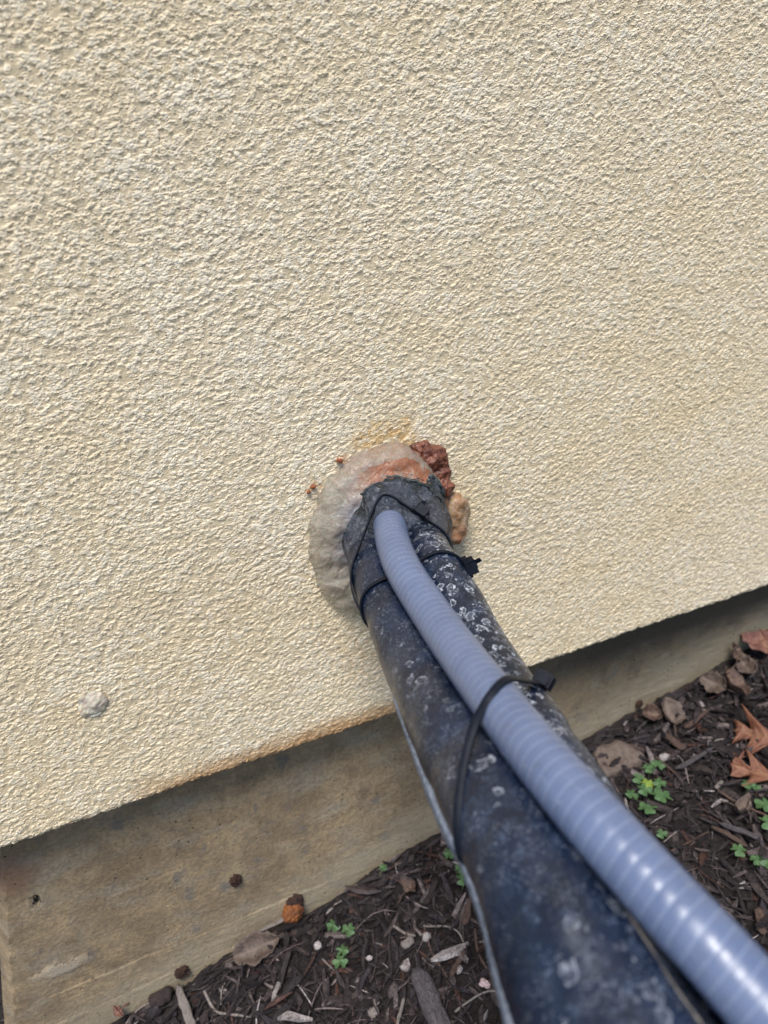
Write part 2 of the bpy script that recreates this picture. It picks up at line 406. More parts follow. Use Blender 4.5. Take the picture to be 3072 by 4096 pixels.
K = [(1522, 1850, .56), (1535, 1960, .505), (1550, 2055, .468), (1595, 2239, .412), (1757, 2500, .358),
     (2023, 2858, .285), (2295, 3190, .242), (2684, 3624, .213), (2945, 3906, .199)]
C0 = [P3(*k) for k in K]
d_ = C0[-1] - C0[-2]; d_ /= np.linalg.norm(d_)
for i in range(7):
    d_ = d_ + np.array([.02, 0, -.10]); d_ /= np.linalg.norm(d_); C0.append(C0[-1] + d_ * .055)
C0 = np.array(C0); NK = len(C0)
ext = lambda a: np.array(a + [a[-1]] * (NK - len(a)))
LAT1 = ext([-.0135, -.014, -.0145, -.0165, -.0205, -.0232, -.0262, -.0368, -.0420])
DEP1 = ext([.021, .021, .0205, .0205, .0205, .0206, .0215, .015, .012])
RR1 = ext([.0145, .0145, .0145, .0157, .0190, .0213, .0240, .0275, .0295])
LAT2 = ext([.0165, .0185, .019, .019, .0105, .003, -.0025, -.005, -.006])
DEP2 = ext([.018, .0155, .0150, .0165, .0295, .0405, .040, .034, .032])
RR2 = ext([.0138, .0138, .0138, .014, .0147, .015, .015, .015, .015])
def catmull(A, n):
    A = np.asarray(A, float)
    if A.ndim == 1: return catmull(A[:, None], n)[:, 0]
    Pp = np.vstack([2 * A[0] - A[1], A, 2 * A[-1] - A[-2]]); o_ = []
    for i in range(len(A) - 1):
        p0, p1, p2, p3 = Pp[i:i + 4]
        for t in np.arange(n) / n:
            o_.append(.5 * (2 * p1 + (p2 - p0) * t + (2 * p0 - 5 * p1 + 4 * p2 - p3) * t * t + (3 * p1 - p0 - 3 * p2 + p3) * t ** 3))
    o_.append(A[-1]); return np.array(o_)
SUB = 40
CL = catmull(C0, SUB)
# soften the knots
for _ in range(30): CL[1:-1] = (CL[:-2] + 2 * CL[1:-1] + CL[2:]) / 4
TG = np.gradient(CL, axis=0); TG /= np.linalg.norm(TG, axis=1)[:, None]
# frame : side = to the right of the run, down = away from the crest (both fixed in the world)
crest_dir = np.array([-.42, -.10, .90])         # which way is 'up' for the bundle: conduit rides on this side
vw = CL - CAM
E1 = np.cross(TG, vw); E1 /= np.linalg.norm(E1, axis=1)[:, None]
E2 = np.cross(TG, E1)
if (E2[60] @ vw[60]) < 0: E2 = -E2
if (E1[60] @ M[:, 0]) < 0: E1 = -E1
# past the frame the direction stays put instead of following the viewpoint
lock = 8 * SUB
for i in range(lock, len(CL)):
    a = E1[i - 1] - TG[i] * (E1[i - 1] @ TG[i]); E1[i] = a / np.linalg.norm(a)
    b = E2[i - 1] - TG[i] * (E2[i - 1] @ TG[i]) - E1[i] * (E2[i - 1] @ E1[i]); E2[i] = b / np.linalg.norm(b)
SL = np.concatenate([[0], np.cumsum(np.linalg.norm(np.diff(CL, axis=0), axis=1))])
def prof(A): 
    a = catmull(A, SUB)
    for _ in range(60): a[1:-1] = (a[:-2] + 2 * a[1:-1] + a[2:]) / 4
    return a
l1, d1, r1, l2, d2, r2 = [prof(a) for a in (LAT1, DEP1, RR1, LAT2, DEP2, RR2)]
RC = .0105
AX1 = CL + E1 * l1[:, None] + E2 * d1[:, None]
AX2 = CL + E1 * l2[:, None] + E2 * d2[:, None]
def resample(s_new, A): return np.stack([np.interp(s_new, SL, A[:, k]) for k in range(A.shape[1])], 1) if A.ndim == 2 else np.interp(s_new, SL, A)
S_END = SL[-1]

def tube(name, axis, rad, step, nphi, mat, parent, mod=None, s0=0.0, s1=None):
    s = np.arange(s0, s1 or S_END, step)
    A = resample(s, axis); e1 = resample(s, E1); e2 = resample(s, E2); rr = resample(s, rad)
    ph = np.linspace(0, 2 * np.pi, nphi, endpoint=False)
    S, PH = np.meshgrid(s, ph, indexing='ij')
    Rr = np.repeat(rr[:, None], nphi, 1)
    if mod is not None: Rr = Rr + mod(S, PH)
    V = A[:, None, :] + Rr[..., None] * (np.cos(PH)[..., None] * e1[:, None, :] + np.sin(PH)[..., None] * e2[:, None, :])
    # make sure faces point outwards
    Fq = grid_faces(len(s), nphi, True)
    v = V.reshape(-1, 3); f = Fq[10]; nrm = np.cross(v[f[1]] - v[f[0]], v[f[2]] - v[f[0]])
    if nrm @ (v[f[0]] - A[0]) < 0: Fq = Fq[:, ::-1]
    o = np_mesh(name, v, Fq, mat, parent)
    fattr(o, 'len_m', S); fattr(o, 'ang', PH / (2 * np.pi)); fattr(o, 'top', .5 + .5 * np.cos(PH + R(68)))
    return o, V

# --- conduit
def ribmod(S, PH):
    f = (S / .0046 + PH / (2 * np.pi)) % 1.0
    return (.00013 + .00010 * np.clip(S / .5, 0, 1)) * (np.sin(np.pi * f) ** .6) - .00012
cond, Vc = tube('flexible_conduit', CL, np.full(len(CL), RC - .0002), .00042, 56, CONDUIT, None, ribmod)
tag(cond, 'pale grey ribbed flexible conduit riding on top of the black insulated pipes', 'conduit')

# --- the two foam covered pipes, pinched under the ties
def knot_s(k): return SL[int(round(k * SUB))]
TIE_S = [knot_s(2.0), knot_s(3.25), knot_s(4.85)]
def pinch(sc_, depth, wd):
    def f(S, PH):
        o_ = 0
        for t in sc_: o_ = o_ - depth * np.exp(-((S - t) / wd) ** 2)
        return o_ + .00035 * np.sin(S * 70 + 2 * PH) + .00025 * np.sin(S * 160 + 3 * PH + 1)
    return f
p1 = empty('insulated_pipe', AX1[SUB])
tag(p1, 'thick black foam pipe on the left with a tan glued seam and frosted edge', 'pipe', 'black insulated pipes leaving the wall')
p2 = empty('insulated_pipe', AX2[SUB])
tag(p2, 'thinner black foam covered pipe on the right, dotted with white ring shaped salt marks', 'pipe', 'black insulated pipes leaving the wall')
def adopt(o, root):
    o.parent = root; o.matrix_parent_inverse = Matrix.Translation(-Vector(root.location)); return o
sl1, V1 = tube('foam_sleeve', AX1, r1, .0012, 72, SLEEVE, None, pinch([TIE_S[1], TIE_S[2]], .0011, .007)); adopt(sl1, p1)
sl2, V2 = tube('foam_sleeve', AX2, r2, .0012, 64, SLEEVE2, None, pinch([TIE_S[1], TIE_S[2]], .0009, .007)); adopt(sl2, p2)

def surf1(s, ph, lift=0.0):
    A = resample(np.array([s]), AX1)[0]; a = resample(np.array([s]), E1)[0]; b = resample(np.array([s]), E2)[0]; r_ = np.interp(s, SL, r1) + lift
    return A + r_ * (math.cos(ph) * a + math.sin(ph) * b), math.cos(ph) * a + math.sin(ph) * b
def path_tube(pts, rad, n=8, flat=1.0, up=None):
    """tapering tube through points; returns verts, quads"""
    pts = np.asarray(pts, float); m = len(pts)
    rad = np.full(m, rad) if np.isscalar(rad) else np.asarray(rad)
    T_ = np.gradient(pts, axis=0); T_ /= (np.linalg.norm(T_, axis=1)[:, None] + 1e-12)
    u = np.array(up if up is not None else (0.13, .31, .94), float)
    V, q = [], []
    for i in range(m):
        a = np.cross(T_[i], u); a /= (np.linalg.norm(a) + 1e-9); b = np.cross(a, T_[i]); u = b
        for k in range(n):
            th = 2 * math.pi * k / n
            V.append(pts[i] + rad[i] * (math.cos(th) * a + flat * math.sin(th) * b))
    for i in range(m - 1):
        for k in range(n): q.append((i * n + k, i * n + (k + 1) % n, (i + 1) * n + (k + 1) % n, (i + 1) * n + k))
    return V, q, m, n
def caps(q, m, n): return q + [tuple(range(n))[::-1], tuple(range((m - 1) * n, m * n))]

# seam of the big sleeve: a thin ragged glue bead along its upper right flank
pts, rads = [], []
for s in np.arange(knot_s(5.3), S_END - .002, .0016):
    ph = R(-27) + .04 * noise.noise(Vector((s * 40, 0, 0)))
    p, n_ = surf1(s, ph, .0001); pts.append(p); rads.append(max(.0002, .0006 + .0007 * noise.noise(Vector((s * 170, 1, 0))) ) * min(1, (s - knot_s(5.3)) / .02 + .1))
V_, q_, m_, n__ = path_tube(pts, rads, 8)
seam = adopt(mesh_obj('seam', V_, caps(q_, m_, n__), SEAM), p1)
# frosted fabric lip that hangs off the lower left flank
V_, q_ = [], []
ss = np.arange(knot_s(3.55), S_END - .002, .0012)
wid = lambda s: (.0040 * math.exp(-((s - knot_s(4.8)) / .05) ** 2) + .0026 * min(1, max(0, (s - knot_s(3.6)) / .03)))
for s in ss:
    w_ = wid(s) * (1 + .12 * noise.noise(Vector((s * 60, 0, 5))))
    da = 22 * min(1, max(0, (s - knot_s(5.3)) / .05))
    p, n_ = surf1(s, R(156 + da), -.0006); pb, nb_ = surf1(s, R(196 + da), -.0012)
    tip, _ = surf1(s, R(166 + da), w_)
    mid1 = p * .45 + tip * .55 + n_ * w_ * .22; mid2 = pb * .5 + tip * .5 + nb_ * w_ * .05
    V_ += [p, mid1, tip, mid2, pb]
for i in range(len(ss) - 1):
    for k in range(4): q_.append((i * 5 + k, i * 5 + k + 1, i * 5 + 6 + k, i * 5 + 5 + k))
lip = adopt(mesh_obj('fabric_lip', V_, q_, SCRIM), p1)
tag(lip, 'pale frosted fabric edge')

# ------------------------------------------------------------------ cable ties (plane cut through the bundle, hull, strap)
def bvh_of(V3):
    n, m = V3.shape[:2]; return BVHTree.FromPolygons([tuple(v) for v in V3.reshape(-1, 3)], [tuple(f) for f in grid_faces(n, m, True)])
BV = {'c': bvh_of(Vc[::6]), '1': bvh_of(V1), '2': bvh_of(V2)}
def hit(px, py, which='c12'):
    r_ = Vector(ray(px, py)).normalized(); best = None
    for k in which:
        loc, nrm, idx, dist = BV[k].ray_cast(Vector(CAM), r_)
        if loc is not None and (best is None or dist < best[0]): best = (dist, np.array(loc), np.array(nrm))
    return best
def cut(V3, p0, nn, smin, smax):
    """where each long line of a tube meets the plane"""
    o_ = []
    D = (V3 - p0) @ nn
    for k in range(V3.shape[1]):
        sgn = np.where(D[:-1, k] * D[1:, k] <= 0)[0]
        for i in sgn:
            t = D[i, k] / (D[i, k] - D[i + 1, k] + 1e-15); q = V3[i, k] * (1 - t) + V3[i + 1, k] * t
            if np.linalg.norm(q - p0) < .08: o_.append(q)
    return o_
def hull2(P):
    P = sorted(set(map(tuple, np.round(P, 6))))
    def half(pts):
        h = []
        for p in pts:
            while len(h) > 1 and (h[-1][0] - h[-2][0]) * (p[1] - h[-2][1]) - (h[-1][1] - h[-2][1]) * (p[0] - h[-2][0]) <= 0: h.pop()
            h.append(p)
        return h
    a = half(P); b = half(P[::-1]); return np.array(a[:-1] + b[:-1])
def make_tie(pa, pb, pc, tubes, head_px, label, tail=.012, width=.0034, grow=0.0, slack=0.0, back=.12):
    A_, B_, C_ = pa, pb, pc
    nn = np.cross(B_ - A_, C_ - A_); nn /= np.linalg.norm(nn)
    pts = []
    for V3 in tubes: pts += cut(V3, A_, nn, 0, 0)
    pts = np.array(pts); cen = pts.mean(0)
    u = (B_ - A_) / np.linalg.norm(B_ - A_); v = np.cross(nn, u)
    P2 = np.stack([(pts - cen) @ u, (pts - cen) @ v], 1); Hh = hull2(P2)
    # resample evenly, push outwards a little, soften
    L = np.vstack([Hh, Hh[:1]]); sl = np.concatenate([[0], np.cumsum(np.linalg.norm(np.diff(L, axis=0), axis=1))])
    n = 140; t = np.linspace(0, sl[-1], n, endpoint=False)
    Lp = np.stack([np.interp(t, sl, L[:, 0]), np.interp(t, sl, L[:, 1])], 1)
    for _ in range(3): Lp = (np.roll(Lp, 1, 0) + 2 * Lp + np.roll(Lp, -1, 0)) / 4
    tn = np.roll(Lp, -1, 0) - np.roll(Lp, 1, 0); tn /= np.linalg.norm(tn, axis=1)[:, None]
    nr = np.stack([tn[:, 1], -tn[:, 0]], 1)
    if (nr * Lp).sum() < 0: nr = -nr
    Lp = Lp + nr * (.0009 + grow)
    root = empty('cable_tie', cen)
    loop = cen + Lp[:, :1] * u + Lp[:, 1:] * v
    if slack:                                   # the strap sags along the big pipe on its left side
        ic = int(np.argmin(np.linalg.norm(CL - cen, axis=1))); tg = AX1[min(ic + 12, len(AX1) - 1)] - AX1[ic - 4]; tg /= np.linalg.norm(tg)
        lat = -(loop - CL[ic]) @ E1[ic]; loop = loop + tg * (slack * np.clip((lat - .010) / .034, 0, 1.2) ** 1.5)[:, None]
    nrm3 = nr[:, :1] * u + nr[:, 1:] * v
    w2 = width / 2; th = .00055
    V, q = [], []
    for i in range(n):
        c, m_ = loop[i], nrm3[i]
        V += [c - nn * w2 - m_ * th, c - nn * w2 + m_ * th * .4, c - nn * w2 * .75 + m_ * th, c + nn * w2 * .75 + m_ * th, c + nn * w2 + m_ * th * .4, c + nn * w2 - m_ * th]
    for i in range(n):
        j = (i + 1) % n
        for k in range(6): q.append((i * 6 + k, i * 6 + (k + 1) % 6, j * 6 + (k + 1) % 6, j * 6 + k))
    st = adopt(mesh_obj('strap', V, q, TIE), root)
    # head : where the loop passes nearest to the wanted pixel
    hp = Vector(ray(*head_px)).normalized()
    best = min(range(n), key=lambda i: (Vector(loop[i] + nrm3[i] * .002 - CAM).cross(hp)).length + (0 if (CAM - loop[i]) @ nrm3[i] > -back * np.linalg.norm(CAM - loop[i]) else 1))
    c = loop[best]; m_ = nrm3[best]; tt = loop[(best + 1) % n] - loop[best - 1]; tt /= np.linalg.norm(tt)
    bm = bmesh.new()
    def bx(cx, cy, cz, sx, sy, sz, bev=.0003):
        r_ = bmesh.ops.create_cube(bm, size=1.0); vs = r_['verts']
        for vv in vs:
            a, b, d = [1.25 * k_ for k_ in (vv.co.x * sx + cx, vv.co.y * sy + cy, vv.co.z * sz + cz)]
            vv.co = Vector(c + a * tt + b * nn + d * m_)
        es = list({e for vv in vs for e in vv.link_edges}); bmesh.ops.bevel(bm, geom=es, offset=bev, segments=2, affect='EDGES')
    bx(0, 0, .0020, .0056, .0060, .0042, .0006)
    bx(.0034, 0, .0008, .0024, .0044, .0016)
    bx(-.0034, 0, .0006, .0024, .0040, .0012)
    bx(0, .0, .0043, .0022, .0040, .0010)
    me = bpy.data.meshes.new('head'); bm.to_mesh(me); bm.free(); me.materials.append(TIE)
    h = bpy.data.objects.new('head', me); COL.objects.link(h); adopt(h, root)
    # clipped tail sticking out of the head
    if tail:
        pts = [c + m_ * (.001 + tail * k / 6) + tt * (.0004 * k) + nn * .0001 * k * k for k in range(7)]
        V_, q_, mm, n4 = path_tube(pts, .0014, 8, .38, nn)
        adopt(mesh_obj('tail', V_, caps(q_, mm, n4), TIE, None, False), root)
    tag(root, label, 'cable tie', 'black cable ties round the pipe bundle')
    return root
def hp(px, py, wh='c12'):
    h = hit(px, py, wh)
    if h is None: print('MISS', px, py); return P3(px, py, .4)
    return h[1]
# tie over everything, furthest from the wall
make_tie(hp(2150, 2740, '2'), hp(1975, 2768, 'c'), hp(1775, 3130, '1'), [Vc[::4], V1, V2], (2215, 2815), 'black cable tie over the conduit furthest from the wall, square head on its right', .004, .0038, 0.0, .026)
# tie under the conduit
make_tie(hp(1850, 2255, '2'), hp(1700, 2238, '2'), hp(1450, 2400, '1'), [V1, V2], (1885, 2262), 'black cable tie passing under the conduit with a short tail standing on its head', .008, .0036)
# ------------------------------------------------------------------ the sealed hole
def lump(name, c, axes, radii, amp, freq, mat, parent=None, sub=5, ridge=False, seed=0, cut=None):
    bm = bmesh.new(); bmesh.ops.create_icosphere(bm, subdivisions=sub, radius=1.0)
    A = np.array(axes, float); c = np.array(c, float)
    for v in bm.verts:
        p = np.array(v.co); q = c + (p * radii) @ A
        n = 0; f = freq; a = 1
        for o_ in range(4):
            k = noise.noise(Vector(q) * f + Vector((seed, seed * 2.3, 0))); k = (.5 - abs(k)) * 1.3 if ridge and o_ < 2 else k
            n += a * k; f *= 2.1; a *= .5
        d = (p / np.array(radii)); d /= np.linalg.norm(d)
        v.co = Vector(q + (d @ A) * amp * n)
    me = bpy.data.meshes.new(name); bm.to_mesh(me); bm.free()
    me.polygons.foreach_set('use_smooth', [True] * len(me.polygons)); me.materials.append(mat)
    o = bpy.data.objects.new(name, me); COL.objects.link(o)
    if parent: adopt(o, parent)
    return o
I3 = [[1, 0, 0], [0, 1, 0], [0, 0, 1]]
def glue_mat(name, cols, clear, rough=.3, bmp=.0022):
    """cloudy silicone : 'thin' attribute = how thin the smear is"""
    s = NT(name); co = s.co()
    n = s.noise(co, 75, 5, .6, 1.2); n2 = s.noise(co, 320, 5, .65, .8)
    c = s.mix(s.ramp(n, .38, .64), cols[0], cols[1]); c = s.mix(s.ma('MULTIPLY', s.ramp(n2, .5, .72), .6), c, cols[2])
    thin = s.attr('thin'); org = s.attr('rusty'); lil = s.attr('grey')
    c = s.mix(s.ma('MULTIPLY', lil, s.ramp(s.noise(co, 60, 4), .3, .6, .5, 1)), c, (.20, .19, .27))
    c = s.mix(s.ma('MULTIPLY', org, s.ramp(s.noise(co, 110, 5, .7), .30, .55)), c, (.36, .14, .065))
    s.set(Base_Color=c, Roughness=s.ramp(n2, .3, .7, rough - .06, rough + .22), Specular_IOR_Level=.6, Subsurface_Weight=.35, Subsurface_Scale=.006,
          Normal=s.bump(s.ma('ADD', n, s.ma('MULTIPLY', n2, .6)), bmp))
    tr = s.t.nodes.new('ShaderNodeBsdfTransparent'); mx = s.t.nodes.new('ShaderNodeMixShader')
    f = s.ma('MULTIPLY', s.ramp(s.ma('MULTIPLY_ADD', s.ma('SUBTRACT', n, .5), .5, thin), .50, 1.05), clear)
    s.put(mx.inputs[0], f); s.t.links.new(s.b.outputs[0], mx.inputs[1]); s.t.links.new(tr.outputs[0], mx.inputs[2])
    s.t.links.new(mx.outputs[0], s.out.inputs[0])
    return s.m
GLUE = glue_mat('cloudy_silicone', [(.35, .30, .225), (.45, .405, .34), (.62, .58, .54)], .6, .14, .0015)
HC = on_y(1548, 2120, 0)                        # middle of the hole on the wall
seal = empty('pipe_seal', HC)
tag(seal, 'cloudy translucent silicone seal smeared on the wall round the pipes', 'sealant')
out_px = [(1235, 2137), (1252, 2039), (1273, 1983), (1319, 1906), (1396, 1835), (1498, 1785), (1585, 1765), (1650, 1790), (1706, 1850), (1752, 1916),
          (1775, 2009), (1790, 2137), (1785, 2280), (1700, 2400), (1560, 2480), (1427, 2452), (1355, 2428), (1293, 2376), (1258, 2300), (1232, 2208)]
OP = np.array([on_y(*p, 0) for p in out_px])[:, [0, 2]] - HC[[0, 2]]
oa = np.arctan2(OP[:, 1], OP[:, 0]); orad = np.linalg.norm(OP, axis=1); k_ = np.argsort(oa); oa, orad = oa[k_], orad[k_]
def orr(a): return np.interp(a, np.concatenate([oa - 2 * np.pi, oa, oa + 2 * np.pi]), np.tile(orad, 3))
def mound():
    na, nr = 220, 60; V, thin, org, gr = [], [], [], []
    for j in range(nr):
        q = j / (nr - 1); rho = .30 + .70 * q
        for i in range(na):
            a = -math.pi + 2 * math.pi * i / na
            ro = float(orr(a)) * (1 + .05 * noise.noise(Vector((math.cos(a) * 5, math.sin(a) * 5, 3))) + .02 * noise.noise(Vector((math.cos(a) * 16, math.sin(a) * 16, 3))))
            r_ = ro * rho
            x, z = HC[0] + r_ * math.cos(a), HC[2] + r_ * math.sin(a)
            t = min(1, r_ / .034); inner = max(0.0, (ro - max(r_, .030)) / (ro - .030 + 1e-6)); inner = min(1, inner)
            up = .5 + .5 * math.sin(a)
            H_ = .0110 + .010 * up + .004 * math.cos(a)
            h = H_ * inner ** .42 + .0022 * min(1, (1 - rho) * 25)
            v = Vector((x, 0, z))
            h += (.0034 * noise.noise(v * 60) + .0022 * abs(noise.noise(v * 110 + Vector((5, 0, 0)))) + .0005 * noise.noise(v * 260)) * min(1, (1 - rho) * 5 + .10)
            V.append((x, -h - .0022 * min(1, inner * 8) + (.002 if q > .985 else 0), z)); thin.append(rho ** 1.2 * (1.0 - .15 * up))
            d_up = math.cos(a - R(58)); org.append(min(1, max(0, d_up - .25) * 2.0) * (1 if .35 < rho < .90 else .35))
            gr.append(max(0, math.cos(a - R(140)) - .3) * 1.3 * max(0, 1 - abs(rho - .62) / .22))
    o = np_mesh('silicone_smear', V, grid_faces(nr, na, True), GLUE); adopt(o, seal)
    fattr(o, 'thin', thin); fattr(o, 'rusty', org); fattr(o, 'grey', gr)
mound()
def mat_collar():
    s = NT('grey_wrapped_mastic'); co = s.co()
    u = s.attr('len_m')
    n = s.noise(co, 90, 5, .65, 1.5); n2 = s.noise(co, 260, 6, .7, .6)
    c = s.mix(s.ramp(n, .35, .65), (.028, .034, .050), (.070, .082, .110))
    c = s.mix(s.ma('MULTIPLY', s.ramp(n2, .53, .68), .5), c, (.30, .31, .34))
    rim = s.attr('rim')
    blk = s.ma('MULTIPLY', rim, s.ramp(s.noise(co, 120, 4, .6, 1), .40, .52))
    c = s.mix(blk, c, (.012, .017, .018))
    c = s.mix(s.ma('MULTIPLY', rim, s.ramp(s.noise(co, 190, 5, .7), .60, .68)), c, (.45, .43, .42))
    c = s.mix(s.ma('MULTIPLY', rim, s.ramp(s.noise(s.co(loc=(4, 1, 2)), 150, 4, .7), .67, .72)), c, (.38, .12, .05))
    s.set(Base_Color=c, Roughness=s.ramp(n2, .3, .7, .2, .42), Specular_IOR_Level=.6, Normal=s.bump(s.ma('ADD', n, s.ma('MULTIPLY', n2, 1.1)), .0026))
    return s.m
COLLAR = mat_collar()
BLACKRIM = simple('black_wrinkled_rubber', (.010, .014, .014), .34, (260, .0012), (.05, .06, .06), 190, Specular_IOR_Level=.6)
def collar():
    # s where the run leaves the wall, and where the wrap ends
    iw = int(np.argmin(abs(CL[:, 1] - .004))); s_w = SL[iw]; s_e = SL[int(np.argmin(abs(CL[:, 1] + .046)))]
    ss_ = np.linspace(s_w - .012, s_e, 70); na = 180
    V, le, rm = [], [], []
    for i, s in enumerate(ss_):
        c = resample(np.array([s]), CL)[0]; e1 = resample(np.array([s]), E1)[0]; e2 = resample(np.array([s]), E2)[0]
        L1, D1, Q1, L2, D2, Q2 = [float(np.interp(s, SL, a)) for a in (l1, d1, r1, l2, d2, r2)]
        circ = [(0, 0, RC), (L1, D1, Q1), (L2, D2, Q2)]
        cx, cy = .0018, .013
        P = np.array([(x + (r_ + .0004) * math.cos(t), y + (r_ + .0004) * math.sin(t)) for x, y, r_ in circ for t in np.linspace(0, 2 * np.pi, 48)]) - [cx, cy]
        f = (s - (s_w - .012)) / (s_e - s_w + .012)         # 0 wall .. 1 free end
        for j in range(na):
            a = 2 * math.pi * j / na; dv = np.array([math.cos(a), math.sin(a)])
            # ray distance to the union of circles
            rr_ = .012
            for x, y, q in circ:
                m = np.array([x - cx, y - cy]); b = m @ dv; disc = b * b - (m @ m - q * q)
                if disc > 0: rr_ = max(rr_, b + math.sqrt(disc))
            hull = max(rr_, .92 * (P @ dv).max())
            tight = max(rr_, hull * .93)
            k = min(1, max(0, (f - .35) / .6)); k = k * k * (3 - 2 * k)
            base = (.0365 + .0012 * math.sin(3 * a + 1)) * (1 - k) + tight * k
            base = max(base, rr_ + .0004)
            end = 1 - max(0, (f - .9) / .1) * .05
            w3 = Vector((math.cos(a) * 1.2, math.sin(a) * 1.2, s * 30))
            fold = min(1, max(0, 1 - f / .85) * 1.7)
            nz = .0026 * noise.noise(w3 * 2.2) + .0016 * abs(noise.noise(w3 * 5)) + .0006 * noise.noise(w3 * 12) + fold * (.0044 * (abs(noise.noise(Vector((math.cos(a) * 2, math.sin(a) * 2, s * 260)))) - .2) + .0014 * noise.noise(Vector((math.cos(a) * 6, math.sin(a) * 6, s * 500))))
            r_ = base * end + nz * (1 - .6 * k) + (.0016 * (1 - max(0, f - .8) * 5) if f > .35 else .0010)
            if f > .97: r_ = rr_ - .0002
            V.append(c + e1 * (cx + r_ * math.cos(a)) + e2 * (cy + r_ * math.sin(a))); le.append(s - s_w); rm.append(max(0, min(1, (.80 + .25 * noise.noise(Vector((math.cos(a) * 2, math.sin(a) * 2, 9))) - f) / .15)))
    o = np_mesh('wrapped_collar', np.array(V), grid_faces(70, na, True), COLLAR); adopt(o, seal)
    fattr(o, 'len_m', le); fattr(o, 'rim', rm)
    G = np.array(V).reshape(70, na, 3)
    # rolled black lip folds where the wrap meets the silicone
    for (row, a0, a1, rad, sd_) in ((26, 186, 350, .0024, 1), (33, 214, 318, .0018, 2), (40, 176, 222, .0030, 3), (37, 262, 352, .0016, 4), (30, 120, 190, .0022, 5), (44, 228, 262, .0014, 6)):
        pts, rd = [], []
        for a in np.arange(a0, a1, 1.6):
            i = row + 3.5 * noise.noise(Vector((a * .05, sd_, 0))) + 2 * noise.noise(Vector((a * .17, sd_, 4)))
            i0 = int(i); fr = i - i0; j = int(a % 360 / 360 * na) % na
            p_ = G[i0, j] * (1 - fr) + G[i0 + 1, j] * fr; cc = G[i0].mean(0); o_ = (p_ - cc) / np.linalg.norm(p_ - cc)
            pts.append(p_ + o_ * (.0004 + .0010 * noise.noise(Vector((a * .12, sd_, 7)))))
            rd.append(rad * (.75 + .6 * noise.noise(Vector((a * .09, sd_, 2)))) * min(1, (a - a0) / 9 + .15, (a1 - a) / 9 + .15))
        pts = np.array(pts); pts[1:-1] = (pts[:-2] + pts[1:-1] * 2 + pts[2:]) / 4
        V_, q_, m_, n_ = path_tube(pts, rd, 10, .75)
        adopt(mesh_obj('rubber_fold', V_, caps(q_, m_, n_), BLACKRIM), seal)
    return G
CG = collar()
# tie nearest the wall, closed over the wrap
make_tie(P3(1700, 2045, .452), P3(1555, 2012, .455), hp(1425, 2240, '1'), [Vc[::4], V1, V2, CG[20:68]], (1697, 2032), 'black cable tie nearest the wall, lying over the conduit and the grey sealed collar', .007, .0034, .0002, 0.0, .45)
# amber bulge squeezed out on the right
AMB = glue_mat('amber_silicone', [(.33, .18, .085), (.46, .33, .21), (.56, .47, .40)], .5, .14, .0012)
ca = on_y(1812, 2070, -.009)
am = lump('amber_bulge', ca, I3, (.0120, .0105, .0205), .0032, 70, AMB, seal, seed=4)
nv = len(am.data.vertices); zz = np.array([v.co.z for v in am.data.vertices]); xx = np.array([v.co.x for v in am.data.vertices])
fattr(am, 'thin', np.clip(.35 + (xx - ca[0]) * 45, 0, 1)); fattr(am, 'rusty', np.clip((ca[2] - .002 - zz) * 60 + .25, 0, 1)); fattr(am, 'grey', np.zeros(nv))
# rust coloured crust of old foam above it
def mat_foam():
    s = NT('rusty_old_foam'); co = s.co()
    n = s.noise(co, 160, 6, .7); v = s.vor(co, 380)
    c = s.mix(s.ramp(n, .35, .65), (.095, .026, .016), (.23, .080, .042)); c = s.mix(s.ramp(v, .28, .12), c, (.05, .012, .010))
    c = s.mix(s.ma('MULTIPLY', s.ramp(s.noise(co, 60, 3), .55, .7), .6), c, (.36, .16, .10))
    s.set(Base_Color=c, Roughness=.38, Specular_IOR_Level=.5, Normal=s.bump(s.ma('ADD', n, s.ma('MULTIPLY', v, .8)), .0011))
    return s.m
FOAM = mat_foam()
fo = empty('rusty_foam', on_y(1740, 1880, 0)); tag(fo, 'lumpy rust red crust of old foam stuck to the wall above the amber bulge', 'foam')
for (px, py, Y, ra, rb, rc, sd_) in ((1690, 1812, -.006, .0085, .0075, .0075, 1), (1730, 1850, -.007, .0080, .0080, .0105, 2), (1757, 1910, -.009, .0078, .0085, .0105, 3), (1775, 1955, -.012, .0072, .0085, .0085, 5)):
    lump('crust', on_y(px, py, Y), I3, (ra, rb * .7, rc), .0040, 80, FOAM, fo, 5, sd_ % 2 == 0, sd_)
CR = simple('orange_crumb', (.34, .10, .03), .5, (500, .001), (.2, .05, .02))
for px, py, r_, lab in ((1358, 1842, .0020, 'orange crumb of foam on the wall nearest the silicone, biggest of three'), (1257, 1948, .0017, 'small orange crumb on the wall left of the silicone, upper of the lower pair'),
                        (1234, 1967, .0014, 'tiny faint orange crumb on the wall, furthest left of three')):
    c = on_y(px, py, -.0018); o = lump('foam_crumb', (0, 0, 0), I3, (r_, r_, r_ * .8), r_ * .5, 400, CR, None, 3, seed=px); o.location = tuple(c)
    tag(o, lab, 'crumb', 'orange crumbs on the wall')
dab_c = on_y(368, 2815, -.001)
GLUE2 = glue_mat('faint_silicone', [(.62, .53, .39), (.66, .58, .46), (.72, .66, .57)], .75, .3, .0004)
dab = lump('silicone_dab', dab_c, I3, (.0085, .0015, .0105), .0020, 110, GLUE2, None, 5, seed=9)
nv = len(dab.data.vertices); dd = np.array([(v.co - Vector(dab_c)).length for v in dab.data.vertices]) / .0080
fattr(dab, 'thin', np.clip(dd * .55, 0, 1)); fattr(dab, 'rusty', np.zeros(nv)); fattr(dab, 'grey', np.zeros(nv))
tag(dab, 'small cloudy dab of silicone alone on the stucco at the lower left', 'sealant')

